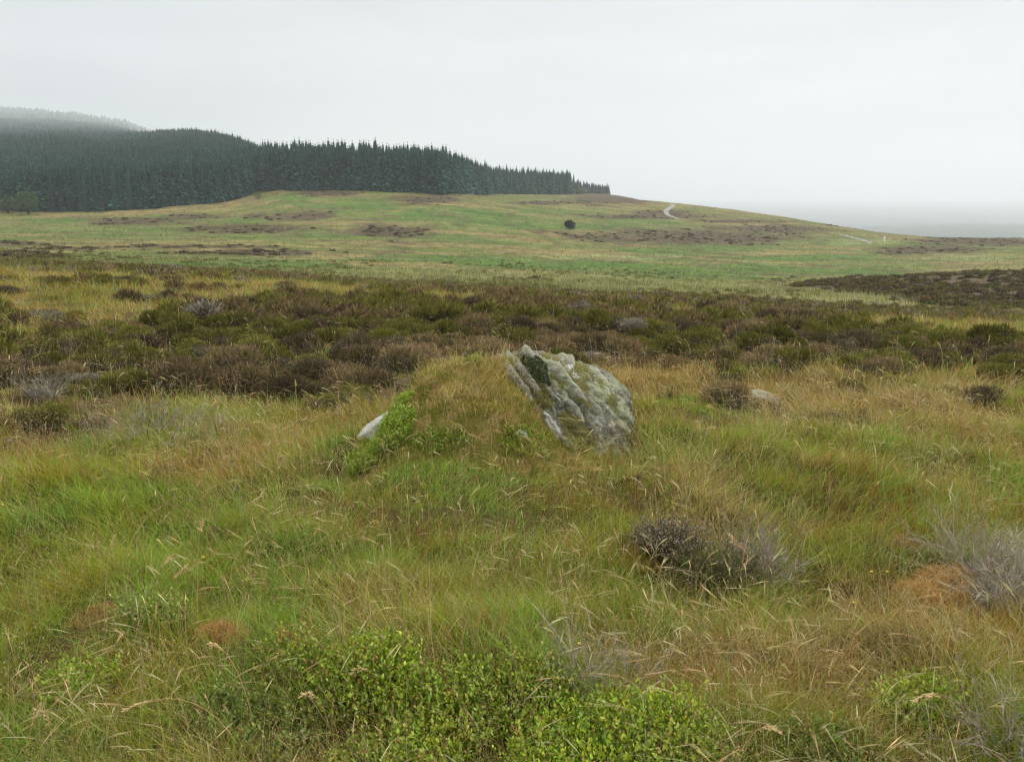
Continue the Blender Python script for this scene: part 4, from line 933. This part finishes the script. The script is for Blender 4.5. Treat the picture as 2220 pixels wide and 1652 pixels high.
# short under-layer that closes the sward, its colour darkened as shade between tussocks
field('short_grass', 38000, 9, 1.15, 10.5, 1.4, (.05, .13), .0034, 'short grass and dead litter at the base of the sward, darkened for shade', 1202, S=2, lean=1.1, bend=.6, spread=.06, sel=notheath, tone=.55)
def midsel(X, Y, Z, px, py, r):
    c = cover(X, Y, Z); return ((c[2] < .45) & (c[3] < .6)) | (r.random(len(X)) < .08)
field('dry_grass', 22000, 12, 8.5, 26, 1.2, (.14, .28), .0048, 'tan and yellow dry grass on the slope between heather bushes', 1203, S=2, sel=midsel, spread=.09, dref=9, wexp=.8)

# grass tufts of the low ground and meadow
def low_tufts():
    r = np.random.default_rng(1301); mb = MB(); n = 95000
    D = np.exp(r.uniform(math.log(22), math.log(330), n)); X = r.uniform(-.78, .78, n) * D; Z = H(X, D)
    c = cover(X, D, Z); px, py = c[0], c[1]
    wf = fbm(X / 12, D / 8, 43, 3) - .5
    pa = ell(px, py, PALE, .8 * wf); lu = ell(px, py, LUSH, .7 * wf)
    ok = (np.maximum(c[3], c[4]) < .5) | (r.random(n) < .12); ok &= (r.random(n) < .35 + .65 * pa) 
    X, D, Z, pa, lu = X[ok], D[ok], Z[ok], pa[ok], lu[ok]; n = len(X)
    gc = ground_colour(X, D, Z); b = 5; T = np.repeat(np.arange(n), b); m = n * b
    pale = (r.random(n) < .12 + .5 * pa)
    col = np.where(pale[:, None], lin(164, 164, 112), C_mead * .9 * (1 - lu[:, None]) + C_lush * lu[:, None]); 
    dk = (r.random(n) < .16); col = np.where(dk[:, None], lin(104, 108, 60), col)
    x = X[T] + r.normal(0, .15, m); y = D[T] + r.normal(0, .15, m)
    dv = unit(r.normal(0, .32, (m, 3)) + [0, 0, 1]); 
    ribbons(mb, np.stack([x, y, H(x, y) - .02], 1), dv, r.uniform(.14, .38, m) * (1 + .3 * pale[T]), .011 * (D[T] / 30) ** .9 * r.uniform(.6, 1.4, m), r.normal(0, .15, (m, 3)), 2, jit(col[T], m, .16, .05, r), rng=r)
    o = link('meadow_grass', mb.mesh('meadow_grass', M_grass)); tag(o, 'pale and green grass tufts on the low meadow beyond the heather', 'grass', kind='stuff')
low_tufts()

# seed heads: arched pale panicles over the grass
def stalk_mesh(P, L, bx, by, w, hl, hw, c1, c2, r, ms, mh, droop=.5):
    n = len(P); D = unit(np.stack([bx * .25, by * .25, np.ones(n)], 1)); B = np.stack([bx, by, -droop * np.hypot(bx, by) * 1.3], 1)
    ribbons(ms, P, D, L, w, B, 7, c1, c2, prof=np.linspace(1, .6, 8), rng=r, be=4)
    t = 1 - hl / L
    for k in range(4):
        tt = t + (1 - t) * (k * .12); Pk = P + D * (L * tt)[:, None] + B * (L * tt ** 4)[:, None]; Dk = unit(D + 4 * B * (tt ** 3)[:, None])
        ribbons(mh, Pk, Dk, hl * (1 - .1 * k), hw * r.uniform(.6, 1.1, n), B * 1.2 * (hl / L)[:, None] + r.normal(0, .05, (n, 3)), 4, jit(c2, n, .12, .04, r), None, prof=[.25, 1, .9, .75, .15], rng=r)
def seedheads():
    r = np.random.default_rng(1401); ms = MB(); n = 6400
    k = 2 - 1.3; D = (1.3 ** k + r.random(n) * (11.5 ** k - 1.3 ** k)) ** (1 / k); X = r.uniform(-.82, .82, n) * D; Z = top(X, D); px, py = proj(X, D, Z)
    cv = cover(X, D, Z); g = fbm(X / .8, D / .8, 131, 3)
    ok = ~in_rock(X, D) & ~excluded(X, D, .3, r) & ((cv[2] < .5) | (r.random(n) < .25)) & (g > .40 + .1 * r.random(n)); X, D, Z = X[ok], D[ok], Z[ok]; n = len(X)
    onm = (X > -1.2) & (X < .6) & (D > 4.9) & (D < 6.3) & (Z > .12)
    L = r.uniform(.22, .46, n) * np.where(onm, .55, 1); a = 6.28 * fbm(X / 2, D / 2, 133, 2) + r.normal(0, .9, n); bn = np.abs(r.normal(.45, .25, n))
    far = (D / 3) ** .7
    c1 = jit(pick([lin(170, 150, 90), lin(150, 120, 76), lin(160, 164, 96)], [3, 2, 2], n, r), n); c2 = jit(pick([lin(204, 184, 134), lin(190, 164, 118), lin(196, 186, 142), lin(168, 142, 104)], [3, 2, 3, 1], n, r), n)
    stalk_mesh(np.stack([X, D, Z], 1), L, np.cos(a) * bn, np.sin(a) * bn, .0011 * far, L * r.uniform(.13, .22, n), .0019 * far, c1, c2, r, ms, ms)
    # fine airy brown panicles: hair-thin stems that veil the grass
    n = 16000; D = (1.2 ** k + r.random(n) * (9.5 ** k - 1.2 ** k)) ** (1 / k); X = r.uniform(-.82, .82, n) * D; g = fbm(X / .5, D / .5, 137, 3); ok = ~in_rock(X, D) & ~excluded(X, D, .2, r) & (g > .5)
    X, D = X[ok], D[ok]; n = len(X); Z = top(X, D); m = 7; T = np.repeat(np.arange(n), m); N_ = n * m
    L0 = r.uniform(.16, .36, n); c = jit(pick([lin(176, 150, 112), lin(150, 122, 88), lin(190, 174, 136)], [2, 2, 1], n, r), n)
    base = np.stack([X, D, Z], 1)
    ribbons(ms, base, unit(r.normal(0, .2, (n, 3)) + [0, 0, 1]), L0, .0010 * (D / 3) ** .7, r.normal(0, .15, (n, 3)), 3, c, rng=r)
    Pt = base[T] + np.stack([r.normal(0, .022, N_), r.normal(0, .022, N_), L0[T] * r.uniform(.55, 1.05, N_)], 1)
    ribbons(ms, Pt, unit(r.normal(0, .6, (N_, 3)) + [0, 0, .6]), r.uniform(.006, .016, N_), .0022 * (D[T] / 3) ** .8, r.normal(0, .1, (N_, 3)), 1, jit(c[T] * 1.08, N_, .15, .04, r), rng=r)
    o = link('grass_seed_heads', ms.mesh('grass_seed_heads', M_grass)); tag(o, 'pale arched grass seed heads and fine brown panicles over the sward', 'grass', kind='stuff')
seedheads()

# the few stalks that stand out singly
def stalk(px0, py0, px1, py1, label, seed, arch=0.0, w=.0022, hl=.09, hw=.008, col=(190, 160, 104)):
    r = np.random.default_rng(seed); x, y = P2(px0, py0); z = float(top(np.array([x]), np.array([y]))[0]); tx, ty, tz = sight(px1, py1, y - .02)
    ms, mh = MB(), MB(); S = 10; t = np.linspace(0, 1, S + 1)
    p0 = np.array([0, 0, 0.]); p2 = np.array([tx - x, ty - y, tz - z]); p1 = np.array([p2[0] * .35, 0, p2[2] * (.75 + arch)])
    c = (1 - t)[:, None] ** 2 * p0 + 2 * ((1 - t) * t)[:, None] * p1 + t[:, None] ** 2 * p2
    def strip(mb, c, wd, colr):
        for a in (0.0, 1.4):
            s = np.array([math.cos(a), math.sin(a), 0]); V = np.concatenate([c - s * wd[:, None] / 2, c + s * wd[:, None] / 2]); m = len(c)
            mb.add(V, [(i, i + 1, m + i + 1, m + i) for i in range(m - 1)], None, colr)
    strip(ms, c, np.linspace(w, w * .7, S + 1), lin(*col))
    L = np.linalg.norm(np.diff(c, axis=0), axis=1).sum(); t0 = max(.4, 1 - hl / L); tt = np.linspace(t0, 1, 9)
    ch = (1 - tt)[:, None] ** 2 * p0 + 2 * ((1 - tt) * tt)[:, None] * p1 + tt[:, None] ** 2 * p2
    n = 46; u = r.random(n); q = np.array([np.interp(u, np.linspace(0, 1, 9), ch[:, i]) for i in range(3)]).T; tg = unit((ch[-1] - ch[0])[None] + r.normal(0, .25 * hl, (n, 3)))
    ribbons(mh, q, tg, np.full(n, .014), np.full(n, hw * .45), r.normal(0, .1, (n, 3)), 2, jit(lin(214, 190, 142), n, .15, .05, r), prof=[.4, 1, .3], rng=r)
    e = bpy.data.objects.new('grass_stalk', None); COL.objects.link(e); e.location = (x, y, z); tag(e, label, 'grass stalk', 'tall single grass stalks')
    link('stem', ms.mesh('stem', M_grass), e); link('seed_head', mh.mesh('seed_head', M_grass), e)
SK = [(645, 960, 641, 825, 'tall thin straw stalk rising before the heather left of the boulder', 0, .0035),
      (226, 1395, 247, 1165, 'tall straight straw stalk at lower left, leftmost of three', 0, .0026),
      (288, 1420, 372, 1205, 'leaning straw stalk at lower left, middle of three', 0, .0026),
      (318, 1400, 402, 1230, 'leaning thin straw stalk at lower left, rightmost of three', 0, .0022),
      (430, 1390, 438, 1130, 'upright thin brown stalk left of centre', .1, .002),
      (560, 1610, 455, 1395, 'long bent stalk at the bottom left leaning left', .2, .0026),
      (540, 1652, 270, 1540, 'long arching stalk lying low at the bottom left', .9, .0028),
      (722, 1610, 655, 1510, 'drooping pale stalk left of the rounded bilberry bush', .5, .0026),
      (862, 1480, 905, 1450, 'arched pale seed stalk in front of the rounded bilberry bush', .8, .0026),
      (830, 1520, 765, 1458, 'curled pale seed stalk beside the rounded bilberry bush', .7, .0024),
      (1290, 970, 1250, 1060, 'reddish stalk below the boulder', .5, .002),
      (1630, 1285, 1580, 1160, 'reddish brown stalk crossing the dead heather, left one', .1, .0024),
      (1655, 1290, 1585, 1175, 'reddish brown stalk crossing the dead heather, right one', .1, .0024),
      (1560, 1180, 1556, 1105, 'pale upright stalk above the flowering heather', 0, .002),
      (1900, 1050, 1886, 925, 'tall pale stalk in the grass on the right', 0, .003),
      (1610, 1640, 1690, 1590, 'arching pale stalk at the bottom right of the bilberry patch', .9, .0026),
      (2085, 1610, 1985, 1520, 'drooping pale stalk at the lower right', .8, .0026),
      (2060, 1580, 2010, 1515, 'second drooping pale stalk at the lower right', .6, .0026),
      (1480, 1620, 1512, 1545, 'pale stalk rising out of the right end of the bilberry', 0, .0026),
      (60, 1652, 85, 1530, 'pale seed stalk at the bottom left corner', 0, .0028),
      (120, 1652, 96, 1545, 'second pale seed stalk near the bottom left corner', .1, .0028)]
for i, (a, b, c, d, lb, ar, wd) in enumerate(SK):
    stalk(a, b, c, d, lb, 1500 + i, ar, wd, col=(176, 120, 84) if 'reddish' in lb else (190, 164, 108))

def flower(px, py, label, colr, size, seed):
    r = np.random.default_rng(seed); x, y = P2(px, py + 34); z = float(top(np.array([x]), np.array([y]))[0]); hx, hy, hz = sight(px, py, y - .02); hd = np.array([hx - x, hy - y, max(hz - z, .08)])
    e = bpy.data.objects.new('wild_flower', None); COL.objects.link(e); e.location = (x, y, z); tag(e, label, 'flower', 'small wild flowers in the grass')
    ms = MB(); L = np.linalg.norm(hd)
    for a in (0, 1.57): ribbons(ms, np.zeros((1, 3)), unit(hd)[None], np.array([L]), np.array([.0022]), np.zeros((1, 3)), 4, np.array([[.16, .2, .05]]), prof=[1, 1, .9, .8, .7], side=np.array([[math.cos(a), math.sin(a), 0.]]))
    link('stem', ms.mesh('stem', M_grass), e)
    mp_ = MB(); n = 14; a = np.arange(n) * 2.4; D = np.stack([np.cos(a), np.sin(a), .3 + .9 * (np.arange(n) / n)], 1)
    ribbons(mp_, np.tile(hd, (n, 1)), unit(D), np.full(n, size), np.full(n, size * .7), np.zeros((n, 3)), 3, jit(colr, n, .1, .04, r), prof=[.3, 1, .9, .3], side=unit(np.stack([-np.sin(a), np.cos(a), 0 * a], 1)))
    link('petals', mp_.mesh('petals', M_leaf), e)
for i, (a, b, lb) in enumerate([(1256, 1400, 'tiny yellow flower above the grey twigs behind the bottom bilberry'), (1851, 1307, 'tiny yellow flower in green grass left of the orange moss cushion'),
        (1889, 1240, 'tiny yellow flower above the orange cushion, left of two'), (1923, 1240, 'tiny yellow flower above the orange cushion, right of two'), (441, 1209, 'tiny yellow flower in the grass left of centre'), (6, 1095, 'tiny yellow flower at the left edge in green grass')]):
    flower(a, b, lb, (.75, .62, .04), .009, 1700 + i)
flower(21, 957, 'small purple flower head among seed heads at the left edge', (.38, .26, .50), .016, 1710)

# moss and fine litter on the mound and rock
def mound_moss():
    r = np.random.default_rng(1601); mb = MB(); n = 60000; X = r.uniform(-1.1, .62, n); Y = r.uniform(4.95, 6.1, n); Z = top(X, Y); px, py = proj(X, Y, Z)
    y_ = blobs(px, py, YM); nn = fbm(X / .1, Y / .1, 141, 3); 
    k = np.where(r.random(n) < y_ * (.5 + nn), 0, np.where(blobs(px, py, [(1125, 828, 55, 22)]) > r.random(n), 1, np.where(nn > .52, 2, 3)))
    col = jit(np.array([lin(160, 150, 62), lin(134, 104, 72), lin(184, 162, 106), lin(122, 126, 50)])[k], n, .22, .07, r)
    ribbons(mb, np.stack([X, Y, Z - .004], 1), unit(r.normal(0, .7, (n, 3)) + [0, 0, .9]), r.uniform(.012, .038, n), np.full(n, .0045), r.normal(0, .3, (n, 3)), 2, col, col * 1.15, rng=r)
    # tufts on the rock's moss
    idx = np.where((dark | yel) & (RV[:, 1] < 6.1))[0]; idx = r.choice(idx, min(26000, len(idx) * 3)); P = RV[idx] + r.normal(0, .003, (len(idx), 3)); n = len(P)
    c = np.where(dark[idx][:, None], jit((.030, .045, .016), n, .35, .1, r), jit((.20, .185, .05), n, .3, .1, r))
    nr = unit(P - RC); ribbons(mb, P, unit(nr + r.normal(0, .7, (n, 3))), r.uniform(.006, .018, n), np.full(n, .004), r.normal(0, .2, (n, 3)), 1, c, rng=r)
    o = link('mound_moss', mb.mesh('mound_moss', M_moss)); tag(o, 'yellow and brown moss growing over the turf mound and the boulder grooves', 'moss', kind='stuff')
mound_moss()

# ------------------------------------------------------------------ the damp air
def haze():
    x0, x1, y0, y1 = -12500, 12500, -14500, 14500; z0, z1 = -1500, 530
    V = [(x0, y0, z0), (x1, y0, z0), (x1, y1, z0), (x0, y1, z0), (x0, y0, z1), (x1, y0, z1), (x1, y1, z1), (x0, y1, z1)]
    F = [(0, 3, 2, 1), (4, 5, 6, 7), (0, 1, 5, 4), (1, 2, 6, 5), (2, 3, 7, 6), (3, 0, 4, 7)]
    m = bpy.data.materials.new('haze'); m.use_nodes = True; t = m.node_tree; t.nodes.clear()
    v = t.nodes.new('ShaderNodeVolumePrincipled'); v.inputs['Color'].default_value = (.84, .865, .885, 1); v.inputs['Density'].default_value = HAZE
    v.inputs['Anisotropy'].default_value = .25
    o_ = t.nodes.new('ShaderNodeOutputMaterial'); t.links.new(v.outputs[0], o_.inputs['Volume'])
    mb = MB(); mb.add(V, F, None); o = link('haze', mb.mesh('haze', m)); tag(o, kind='stuff')
HAZE = 0.00034
haze()
